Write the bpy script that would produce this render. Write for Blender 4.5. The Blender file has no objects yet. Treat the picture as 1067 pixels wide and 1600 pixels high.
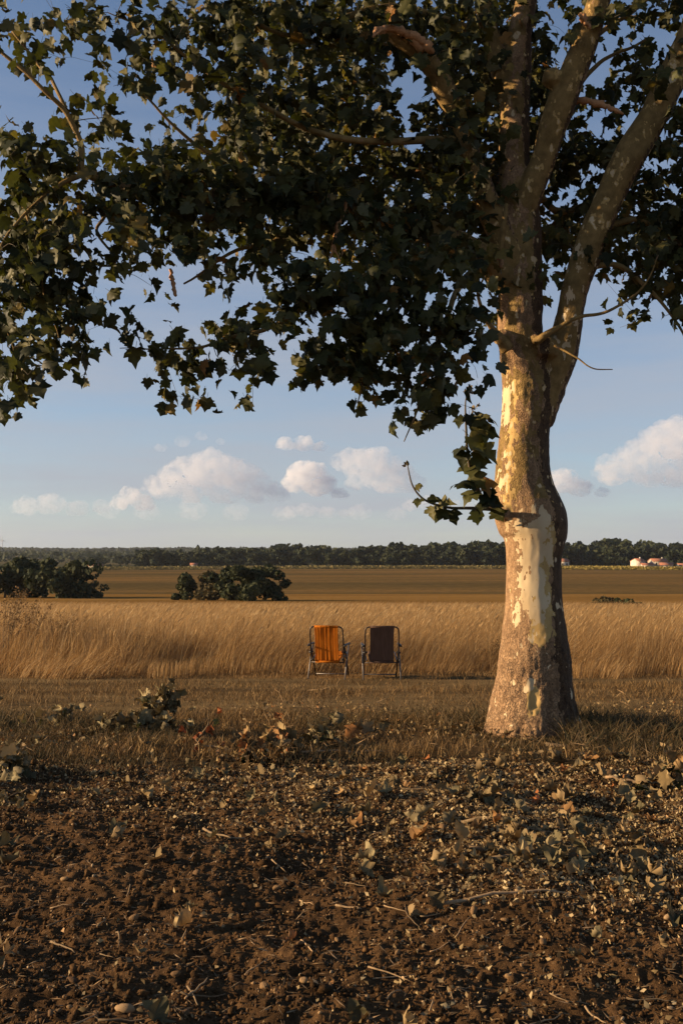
import bpy, bmesh, math, random
import numpy as np
from mathutils import Vector, Matrix

rng = np.random.default_rng(7)
random.seed(7)
R = math.radians
SC = bpy.context.scene
C = SC.collection

# ------------------------------------------------------------------ camera
EYE = 1.65
FPX = 1556.0                      # focal length in pixels of the 1067 x 1600 photograph (35 mm, portrait)
PITCH = math.atan(62.0 / FPX)     # horizon lies 62 px under the middle
cam_d = bpy.data.cameras.new('camera')
cam_d.sensor_fit = 'VERTICAL'; cam_d.sensor_height = 36.0; cam_d.lens = 36.0 * FPX / 1600.0
cam_d.clip_start = 0.05; cam_d.clip_end = 60000
cam = bpy.data.objects.new('camera', cam_d); C.objects.link(cam)
cam.location = (0, 0, EYE); cam.rotation_euler = (R(90) + PITCH, 0, 0)
SC.camera = cam

# ------------------------------------------------------------------ light
SUN_EL, SUN_AZ = R(15.0), R(1.0)          # low sun, from the left and a little behind the camera
S = Vector((-math.cos(SUN_AZ) * math.cos(SUN_EL), -math.sin(SUN_AZ) * math.cos(SUN_EL), math.sin(SUN_EL)))
w = bpy.data.worlds.new('World'); SC.world = w; w.use_nodes = True
wn = w.node_tree; wn.nodes.clear()
sky = wn.nodes.new('ShaderNodeTexSky'); sky.sky_type = 'NISHITA'; sky.sun_disc = False
sky.sun_elevation = SUN_EL; sky.sun_rotation = math.atan2(S.x, S.y)
sky.altitude = 100; sky.air_density = 0.8; sky.dust_density = 0.45; sky.ozone_density = 2.2
bg = wn.nodes.new('ShaderNodeBackground'); bg.inputs['Strength'].default_value = 0.082
wo = wn.nodes.new('ShaderNodeOutputWorld')
# a thin veil of high cloud and haze, thickest near the horizon, the same all the way round
tc = wn.nodes.new('ShaderNodeTexCoord'); mp = wn.nodes.new('ShaderNodeMapping'); mp.inputs['Scale'].default_value = (1.0, 1.0, 9.0)
vn = wn.nodes.new('ShaderNodeTexNoise'); vn.inputs['Scale'].default_value = 3.4; vn.inputs['Detail'].default_value = 6; vn.inputs['Roughness'].default_value = 0.55
sx = wn.nodes.new('ShaderNodeSeparateXYZ'); el = wn.nodes.new('ShaderNodeMapRange'); el.interpolation_type = 'SMOOTHSTEP'
el.inputs['From Min'].default_value = 0.62; el.inputs['From Max'].default_value = -0.02; el.inputs['To Min'].default_value = 0.0; el.inputs['To Max'].default_value = 0.95
nr_ = wn.nodes.new('ShaderNodeMapRange'); nr_.inputs['From Min'].default_value = 0.3; nr_.inputs['From Max'].default_value = 0.7; nr_.inputs['To Min'].default_value = 0.4; nr_.inputs['To Max'].default_value = 1.0
ml = wn.nodes.new('ShaderNodeMath'); ml.operation = 'MULTIPLY'; mxv = wn.nodes.new('ShaderNodeMix'); mxv.data_type = 'RGBA'; mxv.inputs[7].default_value = (3.0, 3.12, 3.5, 1)
for a_, b_ in ((tc.outputs['Generated'], mp.inputs[0]), (mp.outputs[0], vn.inputs['Vector']), (tc.outputs['Generated'], sx.inputs[0]), (sx.outputs[2], el.inputs['Value']), (vn.outputs['Fac'], nr_.inputs['Value']), (nr_.outputs[0], ml.inputs[0]), (el.outputs[0], ml.inputs[1]), (ml.outputs[0], mxv.inputs[0]), (sky.outputs[0], mxv.inputs[6])): wn.links.new(a_, b_)
wn.links.new(mxv.outputs[2], bg.inputs[0]); wn.links.new(bg.outputs[0], wo.inputs[0])
sun_d = bpy.data.lights.new('sun', 'SUN'); sun_d.energy = 5.0; sun_d.angle = R(0.55); sun_d.color = (1.0, 0.74, 0.45)
sun = bpy.data.objects.new('sun', sun_d); C.objects.link(sun)
sun.rotation_euler = S.to_track_quat('Z', 'Y').to_euler(); sun.location = (-30, -5, 20)

SC.view_settings.view_transform = 'Standard'; SC.view_settings.look = 'None'
SC.view_settings.gamma = 1.0; SC.view_settings.use_curve_mapping = False
SC.view_settings.exposure = 0.85
cy = SC.cycles
cy.use_denoising = True
cy.max_bounces = 8; cy.diffuse_bounces = 3; cy.glossy_bounces = 2; cy.transmission_bounces = 4
cy.volume_bounces = 6; cy.transparent_max_bounces = 8
cy.sample_clamp_indirect = 4.0
cy.volume_step_rate = 0.35; cy.volume_max_steps = 256

# ------------------------------------------------------------------ helpers
def P(px, py, d):
    """point that lies at distance d in front of the camera (along world Y) under photo pixel px, py"""
    u = (px - 533.5) / FPX; v = (800.0 - py) / FPX
    c, s = math.cos(PITCH), math.sin(PITCH)
    t = d / (c - v * s)
    return np.array((u * t, d, EYE + t * (s + v * c)))

def project(p):
    p = np.asarray(p, float); c, s = math.cos(PITCH), math.sin(PITCH)
    y = p[..., 1]; z = p[..., 2] - EYE
    f = y * c + z * s; up = -y * s + z * c
    return 533.5 + FPX * p[..., 0] / f, 800.0 - FPX * up / f

def _hash(i, j, k, seed):
    with np.errstate(over='ignore'):
        h = (i.astype(np.uint32) * np.uint32(374761393)) ^ (j.astype(np.uint32) * np.uint32(668265263)) ^ \
            (k.astype(np.uint32) * np.uint32(2246822519)) ^ np.uint32((seed * 3266489917) & 0xffffffff)
        h = (h ^ (h >> np.uint32(15))) * np.uint32(2246822519)
        h = (h ^ (h >> np.uint32(13))) * np.uint32(3266489917)
        h = h ^ (h >> np.uint32(16))
    return h.astype(np.float64) / 4294967295.0

def vnoise(p, seed=0):
    p = np.asarray(p, float); f = np.floor(p); q = p - f; i = f.astype(np.int64)
    q = q * q * (3 - 2 * q); out = 0
    for a in (0, 1):
        wa = q[:, 0] if a else 1 - q[:, 0]
        for b in (0, 1):
            wb = q[:, 1] if b else 1 - q[:, 1]
            for c in (0, 1):
                wc = q[:, 2] if c else 1 - q[:, 2]
                out = out + wa * wb * wc * _hash(i[:, 0] + a, i[:, 1] + b, i[:, 2] + c, seed)
    return out * 2 - 1

def fbm(p, octaves=4, seed=0, gain=0.5):
    p = np.asarray(p, float); a, s, o = 1.0, 1.0, 0
    for k in range(octaves):
        o = o + a * vnoise(p * s + 17.3 * k, seed + k); a *= gain; s *= 2.03
    return o

def P3(x, y, z=0.0):
    x = np.asarray(x, float); return np.stack([x, np.asarray(y, float) + 0 * x, z + 0 * x], 1)

PY = [-60, 8, 9.3, 14, 20, 45, 100, 130, 160, 230, 600, 720, 1300, 2400, 3200, 6000]
PZ = [0.0, 0.0, -0.06, -0.2, -0.42, -1.65, -3.9, -4.9, -6.0, -8.0, -8.85, -8.7, -8.0, -2.5, -1.0, -30]
def height(x, y):
    x = np.asarray(x, float); y = np.asarray(y, float)
    z = np.interp(y, PY, PZ)
    z = z + np.clip((y - 120) / 400, 0, 1) * (0.5 * np.sin(x / 90.0 + 1.0))
    return z

def soil_relief(x, y):
    p = P3(x, y)
    a = 0.052 * fbm(p * 1.1 + 3, 3, 11) + 0.020 * fbm(p * 5.0, 3, 12)
    cl = fbm(p * 14.0, 3, 13)
    return a + 0.017 * np.abs(cl) + 0.006 * fbm(p * 40.0, 2, 14) - 0.006

def ground_at(px, py):
    """where the ray through a photo pixel meets the ground"""
    d = 3.0
    for _ in range(60):
        q = P(px, py, d)
        drop = EYE - height(q[0], d)
        slope = (EYE - q[2]) / d
        if slope <= 1e-5: return q
        d = 0.5 * d + 0.5 * float(drop / slope)
    return P(px, py, d)

def mesh_np(name, verts, faces, mat=None, parent=None, attrs=None, smooth=False, link=True):
    """faces: list of int arrays, each (n, 3) or (n, 4)"""
    me = bpy.data.meshes.new(name)
    verts = np.asarray(verts, np.float32)
    faces = [np.asarray(f, np.int32) for f in (faces if isinstance(faces, list) else [faces]) if len(f)]
    loops = np.concatenate([f.ravel() for f in faces])
    tot = np.concatenate([np.full(len(f), f.shape[1], np.int32) for f in faces])
    start = np.concatenate([[0], np.cumsum(tot)[:-1]]).astype(np.int32)
    me.vertices.add(len(verts)); me.vertices.foreach_set('co', verts.ravel())
    me.loops.add(len(loops)); me.loops.foreach_set('vertex_index', loops.astype(np.int32))
    me.polygons.add(len(tot)); me.polygons.foreach_set('loop_start', start); me.polygons.foreach_set('loop_total', tot)
    for k, v in (attrs or {}).items():
        a = me.attributes.new(k, 'FLOAT', 'POINT'); a.data.foreach_set('value', np.asarray(v, np.float32))
    me.update(calc_edges=True)
    if smooth: me.polygons.foreach_set('use_smooth', np.ones(len(tot), bool))
    if mat: me.materials.append(mat)
    if not link: return me
    return obj(name, me, parent)

def obj(name, me, parent=None):
    o = bpy.data.objects.new(name, me); C.objects.link(o)
    if parent is not None: o.parent = parent
    return o

def empty(name, loc=(0, 0, 0), rz=0.0):
    o = bpy.data.objects.new(name, None); C.objects.link(o); o.location = loc; o.rotation_euler = (0, 0, rz)
    o.empty_display_size = 0.1
    return o

def tag(o, label=None, cat=None, group=None, kind=None):
    if label: o['label'] = label
    if cat: o['category'] = cat
    if group: o['group'] = group
    if kind: o['kind'] = kind
    return o

def spline(pts, n):
    """smooth polyline through control points (any number of columns)"""
    pts = np.asarray(pts, float); m = len(pts)
    q = np.vstack([2 * pts[0] - pts[1], pts, 2 * pts[-1] - pts[-2]])
    out = []
    for t in np.linspace(0, m - 1, n):
        i = min(int(t), m - 2); f = t - i
        a, b, c, d = q[i], q[i + 1], q[i + 2], q[i + 3]
        out.append(0.5 * ((2 * b) + (c - a) * f + (2 * a - 5 * b + 4 * c - d) * f * f + (3 * b - a - 3 * c + d) * f ** 3))
    return np.array(out)

def tube(pts, rad, sides=8, cap=True):
    pts = np.asarray(pts, float); n = len(pts); rad = np.broadcast_to(np.asarray(rad, float), (n,))
    tan = np.gradient(pts, axis=0); tan /= np.linalg.norm(tan, axis=1)[:, None] + 1e-12
    ref = np.array((0, 1.0, 0)) if abs(tan[0][1]) < 0.9 else np.array((1.0, 0, 0))
    V = []; u = np.cross(tan[0], ref); u /= np.linalg.norm(u)
    ang = np.linspace(0, 2 * math.pi, sides, endpoint=False)
    for i in range(n):
        u = u - tan[i] * np.dot(u, tan[i]); u /= np.linalg.norm(u) + 1e-12
        v = np.cross(tan[i], u)
        V.append(pts[i] + rad[i] * (np.cos(ang)[:, None] * u + np.sin(ang)[:, None] * v))
    V = np.concatenate(V); k = np.arange(sides)
    F = []
    for i in range(n - 1):
        a = i * sides + k; b = i * sides + (k + 1) % sides
        F.append(np.stack([a, b, b + sides, a + sides], 1))
    F = np.concatenate(F); T = []
    if cap:
        c0 = len(V); V = np.vstack([V, pts[0], pts[-1]])
        e = (n - 1) * sides
        T = np.concatenate([np.stack([np.full(sides, c0), (k + 1) % sides, k], 1),
                            np.stack([np.full(sides, c0 + 1), e + k, e + (k + 1) % sides], 1)])
    return V, F, T

class MB:
    """collects pieces of one mesh"""
    def __init__(s): s.v, s.q, s.t, s.n = [], [], [], 0
    def add(s, V, Q=(), T=()):
        s.v.append(np.asarray(V, float))
        if len(Q): s.q.append(np.asarray(Q) + s.n)
        if len(T): s.t.append(np.asarray(T) + s.n)
        s.n += len(V); return s
    def tube(s, pts, rad, sides=8, cap=True): return s.add(*tube(pts, rad, sides, cap))
    def box(s, lo, hi, rot=None):
        x0, y0, z0 = lo; x1, y1, z1 = hi
        V = np.array([(x0, y0, z0), (x1, y0, z0), (x1, y1, z0), (x0, y1, z0), (x0, y0, z1), (x1, y0, z1), (x1, y1, z1), (x0, y1, z1)], float)
        return s.add(V, [(0, 3, 2, 1), (4, 5, 6, 7), (0, 1, 5, 4), (1, 2, 6, 5), (2, 3, 7, 6), (3, 0, 4, 7)])
    def build(s, name, mat, parent=None, smooth=False, link=True, attrs=None):
        f = []
        if s.q: f.append(np.concatenate(s.q))
        if s.t: f.append(np.concatenate(s.t))
        return mesh_np(name, np.concatenate(s.v), f, mat, parent, attrs, smooth, link)

# ------------------------------------------------------------------ materials
class MT:
    def __init__(s, name, rough=0.8, spec=0.3):
        s.m = bpy.data.materials.new(name); s.m.use_nodes = True; s.t = s.m.node_tree; s.N = s.t.nodes; s.L = s.t.links
        s.b = s.N['Principled BSDF']; s.out = s.N['Material Output']
        s.b.inputs['Roughness'].default_value = rough; s.b.inputs['Specular IOR Level'].default_value = spec
    def n(s, kind, **kw):
        x = s.N.new(kind)
        for k, v in kw.items(): setattr(x, k, v)
        return x
    def set(s, sock, v):
        if isinstance(v, bpy.types.NodeSocket): s.L.new(v, sock)
        elif v is not None: sock.default_value = v
        return s
    def noise(s, scale, detail=4, rough=0.55, vec=None, stretch=None):
        x = s.n('ShaderNodeTexNoise'); x.inputs['Scale'].default_value = scale; x.inputs['Detail'].default_value = detail; x.inputs['Roughness'].default_value = rough
        if vec is None: vec = s.pos()
        if stretch:
            mp = s.n('ShaderNodeMapping'); s.L.new(vec, mp.inputs[0]); mp.inputs['Scale'].default_value = stretch; vec = mp.outputs[0]
        s.L.new(vec, x.inputs['Vector']); return x.outputs['Fac']
    def pos(s):
        if not hasattr(s, '_p'): s._p = s.n('ShaderNodeTexCoord').outputs['Object']
        return s._p
    def ramp(s, fac, stops, interp='LINEAR'):
        x = s.n('ShaderNodeValToRGB'); x.color_ramp.interpolation = interp; e = x.color_ramp.elements
        while len(e) < len(stops): e.new(0.5)
        for q, (p, c) in zip(e, stops): q.position = p; q.color = (*c, 1) if len(c) == 3 else c
        s.L.new(fac, x.inputs[0]); return x.outputs[0]
    def mix(s, fac, a, b, mode='MIX'):
        x = s.n('ShaderNodeMix', data_type='RGBA', blend_type=mode)
        s.set(x.inputs[0], fac)
        for k, v in ((6, a), (7, b)): s.set(x.inputs[k], (*v, 1) if isinstance(v, tuple) and len(v) == 3 else v)
        return x.outputs[2]
    def math(s, op, a, b=None, c=None, clamp=False):
        x = s.n('ShaderNodeMath', operation=op, use_clamp=clamp); s.set(x.inputs[0], a); s.set(x.inputs[1], b)
        if c is not None: s.set(x.inputs[2], c)
        return x.outputs[0]
    def attr(s, name): return s.n('ShaderNodeAttribute', attribute_name=name).outputs['Fac']
    def objrand(s): return s.n('ShaderNodeObjectInfo').outputs['Random']
    def col(s, v): s.set(s.b.inputs['Base Color'], (*v, 1) if isinstance(v, tuple) and len(v) == 3 else v); return s
    def bump(s, h, strength=0.5, dist=0.02):
        x = s.n('ShaderNodeBump'); x.inputs['Strength'].default_value = strength; x.inputs['Distance'].default_value = dist
        s.L.new(h, x.inputs['Height']); s.L.new(x.outputs[0], s.b.inputs['Normal']); return s
    def translucent(s, amount, colr):
        t = s.n('ShaderNodeBsdfTranslucent'); s.set(t.inputs['Color'], (*colr, 1) if isinstance(colr, tuple) else colr)
        mx = s.n('ShaderNodeMixShader'); mx.inputs[0].default_value = amount
        s.L.new(s.b.outputs[0], mx.inputs[1]); s.L.new(t.outputs[0], mx.inputs[2]); s.L.new(mx.outputs[0], s.out.inputs['Surface']); return s

def rnd_of(m):
    return m.math('FRACT', m.math('ADD', m.attr('rnd'), m.objrand()))

def mat_soil():
    m = MT('soil_earth', 0.95, 0.05)
    c = m.ramp(m.noise(2.2, 5), [(0.3, (0.058, 0.032, 0.014)), (0.55, (0.110, 0.060, 0.026)), (0.75, (0.165, 0.090, 0.038))])
    g = m.ramp(m.noise(90, 3, 0.7), [(0.35, (0.6, 0.6, 0.6)), (0.6, (1.0, 1.0, 1.0)), (0.75, (1.5, 1.4, 1.25))])
    m.col(m.mix(1.0, c, g, 'MULTIPLY')); m.bump(m.noise(130, 4, 0.7), 0.7, 0.012); return m.m
def mat_ground(name, stops, sc=0.6, stretch=None, fine=8.0, bump=0.4):
    m = MT(name, 0.95, 0.0)
    c = m.ramp(m.noise(sc, 6, 0.6, stretch=stretch), stops)
    g = m.ramp(m.noise(fine, 4, 0.7), [(0.3, (0.7, 0.7, 0.7)), (0.7, (1.25, 1.22, 1.15))])
    m.col(m.mix(1.0, c, g, 'MULTIPLY'))
    if bump: m.bump(m.noise(fine * 1.5, 4, 0.7), bump, 0.05)
    return m.m
def mat_blade(name, stops, trans=0.25):
    m = MT(name, 0.75, 0.25)
    c = m.ramp(m.attr('rnd'), stops); m.col(c); m.translucent(trans, c); return m.m
def mat_leaf(name, stops, trans=0.20, rough=0.55, spec=0.18, back=(0.105, 0.096, 0.048), tint=(1.35, 1.5, 0.6)):
    m = MT(name, rough, spec)
    c = m.ramp(rnd_of(m), stops)
    n = m.ramp(m.noise(40, 3, 0.6), [(0.3, (0.75, 0.75, 0.72)), (0.7, (1.2, 1.2, 1.1))])
    c = m.mix(1.0, c, n, 'MULTIPLY')
    geo = m.n('ShaderNodeNewGeometry')
    c2 = m.mix(m.math('MULTIPLY', geo.outputs['Backfacing'], 0.55), c, back)
    m.col(c2); m.translucent(trans, m.mix(1.0, c, tint, 'MULTIPLY')); return m.m

M = {}
M['soil'] = mat_soil()
M['verge'] = mat_ground('verge_earth', [(0.3, (0.045, 0.034, 0.018)), (0.6, (0.10, 0.066, 0.034)), (0.8, (0.15, 0.10, 0.05))], 1.5, None, 30)
M['track'] = mat_ground('track_straw', [(0.3, (0.10, 0.066, 0.034)), (0.6, (0.20, 0.135, 0.065)), (0.8, (0.28, 0.19, 0.09))], 1.2, (0.3, 1.5, 1), 30)
M['meadow'] = mat_ground('meadow_thatch', [(0.3, (0.17, 0.10, 0.042)), (0.7, (0.28, 0.17, 0.072))], 0.25, (1, 0.4, 1), 9)
M['golden'] = mat_ground('golden_crop', [(0.3, (0.20, 0.105, 0.030)), (0.7, (0.30, 0.165, 0.050))], 0.03, (0.5, 1.4, 1), 0.9)
M['brown'] = mat_ground('brown_field', [(0.3, (0.095, 0.068, 0.028)), (0.5, (0.15, 0.095, 0.036)), (0.7, (0.225, 0.125, 0.044))], 0.012, (0.35, 1.6, 1), 0.35, 0)
M['far'] = mat_ground('far_land', [(0.35, (0.045, 0.052, 0.026)), (0.5, (0.10, 0.085, 0.045)), (0.7, (0.14, 0.11, 0.055))], 0.004, (0.4, 1, 1), 0.05, 0)
M['leaf'] = mat_leaf('plane_leaf', [(0.0, (0.019, 0.021, 0.007)), (0.35, (0.035, 0.037, 0.011)), (0.7, (0.068, 0.066, 0.020)), (0.93, (0.125, 0.108, 0.036)), (0.975, (0.20, 0.13, 0.035)), (1.0, (0.24, 0.10, 0.025))])
M['dryleaf'] = mat_leaf('dry_leaf', [(0.0, (0.12, 0.085, 0.042)), (0.4, (0.22, 0.150, 0.072)), (0.75, (0.34, 0.24, 0.12)), (0.92, (0.26, 0.125, 0.045)), (1.0, (0.28, 0.10, 0.035))], 0.10, 0.75, 0.1, (0.26, 0.175, 0.09), (1.2, 0.95, 0.6))
M['shred'] = mat_leaf('shredded_leaf', [(0.0, (0.10, 0.066, 0.032)), (0.35, (0.24, 0.165, 0.080)), (0.75, (0.42, 0.31, 0.165)), (0.94, (0.52, 0.40, 0.24)), (1.0, (0.34, 0.15, 0.05))], 0.10, 0.75, 0.1, (0.30, 0.21, 0.11), (1.2, 0.95, 0.6))
M['wiltleaf'] = mat_leaf('wilted_leaf', [(0.0, (0.075, 0.062, 0.032)), (0.5, (0.16, 0.128, 0.068)), (0.85, (0.28, 0.22, 0.12)), (1.0, (0.38, 0.29, 0.16))], 0.10, 0.75, 0.1, (0.20, 0.15, 0.085), (1.2, 1.0, 0.65))
M['redleaf'] = mat_leaf('rust_leaf', [(0.0, (0.16, 0.048, 0.020)), (1.0, (0.26, 0.088, 0.032))], 0.12, 0.7, 0.1, (0.20, 0.075, 0.032), (1.2, 0.9, 0.5))
M['tall'] = mat_blade('dry_tall_grass', [(0.0, (0.26, 0.145, 0.050)), (0.4, (0.42, 0.248, 0.096)), (0.8, (0.52, 0.33, 0.14)), (1.0, (0.60, 0.43, 0.22))], 0.45)
M['stub'] = mat_blade('dry_short_grass', [(0.0, (0.085, 0.050, 0.021)), (0.5, (0.20, 0.115, 0.042)), (0.85, (0.33, 0.195, 0.072)), (1.0, (0.45, 0.29, 0.12))])
M['green'] = mat_blade('green_grass', [(0.0, (0.036, 0.034, 0.014)), (0.4, (0.075, 0.058, 0.024)), (0.75, (0.14, 0.092, 0.040)), (1.0, (0.26, 0.17, 0.08))])
def simple(name, colr, rough=0.6, metal=0.0, nz=None, spec=0.4):
    m = MT(name, rough, spec); m.b.inputs['Metallic'].default_value = metal
    if nz: m.col(m.mix(1.0, (*colr, 1), m.ramp(m.noise(nz, 4, 0.6), [(0.3, (0.7, 0.7, 0.7)), (0.7, (1.25, 1.25, 1.25))]), 'MULTIPLY'))
    else: m.col(colr)
    return m.m
def mat_stone():
    m = MT('tan_stone', 0.85, 0.2)
    c = m.ramp(rnd_of(m), [(0.0, (0.10, 0.055, 0.026)), (0.5, (0.19, 0.108, 0.046)), (0.85, (0.30, 0.185, 0.085)), (1.0, (0.40, 0.29, 0.17))])
    m.col(m.mix(1.0, c, m.ramp(m.noise(60, 4, 0.6), [(0.3, (0.7, 0.68, 0.65)), (0.7, (1.2, 1.2, 1.2))]), 'MULTIPLY')); m.bump(m.noise(90, 3), 0.4, 0.005); return m.m
M['stone'] = mat_stone()
def mat_stick():
    m = MT('dry_twig', 0.8, 0.2)
    c = m.ramp(rnd_of(m), [(0.0, (0.10, 0.065, 0.035)), (0.6, (0.22, 0.15, 0.08)), (1.0, (0.42, 0.27, 0.14))])
    m.col(m.mix(1.0, c, m.ramp(m.noise(70, 3, 0.6), [(0.3, (0.7, 0.7, 0.7)), (0.7, (1.2, 1.2, 1.2))]), 'MULTIPLY')); return m.m
M['stick'] = mat_stick()
M['twig'] = simple('crown_twig', (0.10, 0.075, 0.045), 0.85, 0, 30)
M['torn'] = simple('torn_wood', (0.50, 0.25, 0.11), 0.8, 0, 60)

def mat_bark():
    """plane tree bark: brown scaly plates, olive middle bark, cream bare wood; attr 'cream' and 'rough' come from the mesh"""
    m = MT('plane_bark', 0.8, 0.25)
    p = m.pos()
    nz_e = m.noise(9.0, 3, 0.6, stretch=(1.3, 1.3, 0.75))
    nz_f = m.noise(34.0, 2, 0.5, stretch=(1, 1, 0.8))
    jit = m.math('ADD', m.math('MULTIPLY', m.math('SUBTRACT', nz_e, 0.5), 3.0), m.math('ADD', m.math('MULTIPLY', m.math('SUBTRACT', nz_f, 0.5), 0.6), m.math('MULTIPLY', m.math('SUBTRACT', m.noise(17.0, 2, 0.5, stretch=(1, 1, 0.6)), 0.5), 2.1)))
    cr = m.math('ADD', m.attr('cream'), jit)
    step = lambda v, t: m.math('MULTIPLY', m.math('SUBTRACT', v, t), 60.0, clamp=True)
    cream = step(cr, 0.5)
    yell = step(m.math('ADD', m.attr('yell'), m.math('MULTIPLY', jit, 0.8)), 0.5)
    olive = step(m.math('ADD', m.attr('olive'), m.math('MULTIPLY', m.math('SUBTRACT', m.noise(7.0, 3, 0.6, stretch=(1.2, 1.2, 0.6)), 0.5), 2.2)), 0.5)
    plate_n = m.noise(16, 5, 0.65, stretch=(1, 1, 0.55))
    brown = m.ramp(plate_n, [(0.3, (0.20, 0.115, 0.056)), (0.5, (0.33, 0.198, 0.100)), (0.7, (0.44, 0.28, 0.150))])
    fine = m.noise(75, 4, 0.7, stretch=(1, 1, 0.7))
    brown = m.mix(1.0, brown, m.ramp(fine, [(0.3, (0.55, 0.55, 0.55)), (0.65, (1.25, 1.22, 1.18))]), 'MULTIPLY')
    vor = m.n('ShaderNodeTexVoronoi', feature='DISTANCE_TO_EDGE'); vor.inputs['Scale'].default_value = 27
    mp = m.n('ShaderNodeMapping'); mp.inputs['Scale'].default_value = (1, 1, 0.42); m.L.new(p, mp.inputs[0])
    ad = m.n('ShaderNodeVectorMath', operation='ADD'); nn = m.n('ShaderNodeTexNoise'); nn.inputs['Scale'].default_value = 12; m.L.new(p, nn.inputs['Vector'])
    sc_ = m.n('ShaderNodeVectorMath', operation='SCALE'); sc_.inputs['Scale'].default_value = 0.22; m.L.new(nn.outputs['Color'], sc_.inputs[0])
    m.L.new(mp.outputs[0], ad.inputs[0]); m.L.new(sc_.outputs[0], ad.inputs[1]); m.L.new(ad.outputs[0], vor.inputs['Vector'])
    crack = m.math('MULTIPLY', m.math('SUBTRACT', 1.0, m.math('MULTIPLY', vor.outputs['Distance'], 7.0, clamp=True)), m.math('MULTIPLY', m.attr('rough'), m.math('MULTIPLY', m.math('SUBTRACT', 1.0, m.math('MAXIMUM', cream, yell)), m.math('MULTIPLY', m.noise(6, 2), 1.3))))
    brown = m.mix(m.math('MULTIPLY', crack, 0.8), brown, (0.07, 0.044, 0.027))
    oliv = m.ramp(m.noise(11, 4, 0.6), [(0.35, (0.18, 0.112, 0.036)), (0.65, (0.30, 0.19, 0.066))])
    crm = m.ramp(m.noise(5, 3, 0.5, stretch=(1, 1, 0.5)), [(0.35, (0.52, 0.37, 0.20)), (0.65, (0.66, 0.51, 0.31))])
    yel = m.ramp(m.noise(14, 3, 0.5), [(0.35, (0.43, 0.27, 0.095)), (0.65, (0.53, 0.35, 0.13))])
    brown = m.mix(step(m.math('ADD', m.attr('old'), m.math('MULTIPLY', jit, 0.6)), 0.5), brown, m.mix(1.0, brown, (0.32, 0.30, 0.28), 'MULTIPLY'))  # right side darker: brown plates, plus shade painted into the bark colour
    c = m.mix(olive, brown, oliv); c = m.mix(yell, c, yel); c = m.mix(cream, c, crm)
    m.col(c)
    bare = m.math('MAXIMUM', cream, yell)
    relief = m.math('MULTIPLY', m.math('ADD', m.math('MULTIPLY', plate_n, 0.7), m.math('MULTIPLY', fine, 0.5)), m.math('SUBTRACT', 1.0, m.math('MULTIPLY', bare, 0.92)))
    hgt = m.math('SUBTRACT', m.math('SUBTRACT', m.math('ADD', relief, m.math('MULTIPLY', m.math('SUBTRACT', 1.0, bare), 0.4)), m.math('MULTIPLY', crack, 0.6)), m.math('MULTIPLY', olive, 0.12))
    m.bump(hgt, 0.8, 0.02); return m.m
M['bark'] = mat_bark()

# ------------------------------------------------------------------ setting: ground sheets
def strip(name, y0, y1, ny, mat, wide=1.4, nx=60, wav=0.0, dz=0.0, geo=False, dip=0.0):
    ys = np.geomspace(y0, y1, ny) if geo else np.linspace(y0, y1, ny)
    xs = np.linspace(-1, 1, nx)
    Y, X = np.meshgrid(ys, xs, indexing='ij')
    X = X * (wide * np.maximum(Y, 8) + 30)
    V = np.stack([X.ravel(), Y.ravel(), height(X.ravel(), Y.ravel()) + dz - dip * np.clip((8.25 - Y.ravel()) / 0.45, 0, 1)], 1)
    i = np.arange(ny - 1)[:, None] * nx + np.arange(nx - 1)[None, :]; i = i.ravel()
    F = np.stack([i, i + 1, i + nx + 1, i + nx], 1)
    return tag(mesh_np(name, V, F, mat, smooth=True), kind='structure')

strip('ground_around_camera', -40, 7.6, 20, M['soil'], 1.4, 40, dz=-0.11)
strip('grass_verge_ground', 7.6, 10.7, 40, M['verge'], 1.4, 160, dip=0.2)
strip('track', 10.7, 14.9, 20, M['track'], 1.4, 80)
strip('meadow_ground', 14.9, 78, 60, M['meadow'], 1.4, 80)
strip('golden_field', 78, 215, 40, M['golden'], 1.4, 80)
strip('brown_field', 215, 590, 60, M['brown'], 1.4, 80)
strip('far_land', 590, 4600, 60, M['far'], 1.0, 80, geo=True)

def soil_sheet():
    nx, ny = 620, 470
    ys = np.linspace(2.0, 8.25, ny)
    s = np.linspace(-1, 1, nx)
    Y, Sx = np.meshgrid(ys, s, indexing='ij'); X = Sx * (0.42 * Y + 0.9)
    x, y = X.ravel(), Y.ravel()
    edge = np.clip((8.15 + 0.12 * np.sin(x * 2.1) - y) / 0.35, 0, 1) * np.clip((1 - np.abs(Sx.ravel())) / 0.04, 0, 1)
    z = height(x, y) + soil_relief(x, y) * edge - 0.16 * (1 - edge)
    i = np.arange(ny - 1)[:, None] * nx + np.arange(nx - 1)[None, :]; i = i.ravel()
    return tag(mesh_np('bare_soil', np.stack([x, y, z], 1), np.stack([i, i + 1, i + nx + 1, i + nx], 1), M['soil'], smooth=True), kind='structure')
soil_sheet()
def surf(x, y):
    """top of the ground: soil relief near, plain terrain beyond"""
    x = np.atleast_1d(np.asarray(x, float)); y = np.atleast_1d(np.asarray(y, float))
    return height(x, y) + np.where(y < 7.9, soil_relief(x, y), 0.0)

def rot_z(a): c, s = np.cos(a), np.sin(a); return c, s
def random_rot(n, rg):
    q = rg.normal(size=(n, 4)); q /= np.linalg.norm(q, axis=1)[:, None]; w_, x, y, z = q.T
    return np.stack([np.stack([1 - 2 * (y * y + z * z), 2 * (x * y - z * w_), 2 * (x * z + y * w_)], 1),
                     np.stack([2 * (x * y + z * w_), 1 - 2 * (x * x + z * z), 2 * (y * z - x * w_)], 1),
                     np.stack([2 * (x * z - y * w_), 2 * (y * z + x * w_), 1 - 2 * (x * x + y * y)], 1)], 1)

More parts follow.
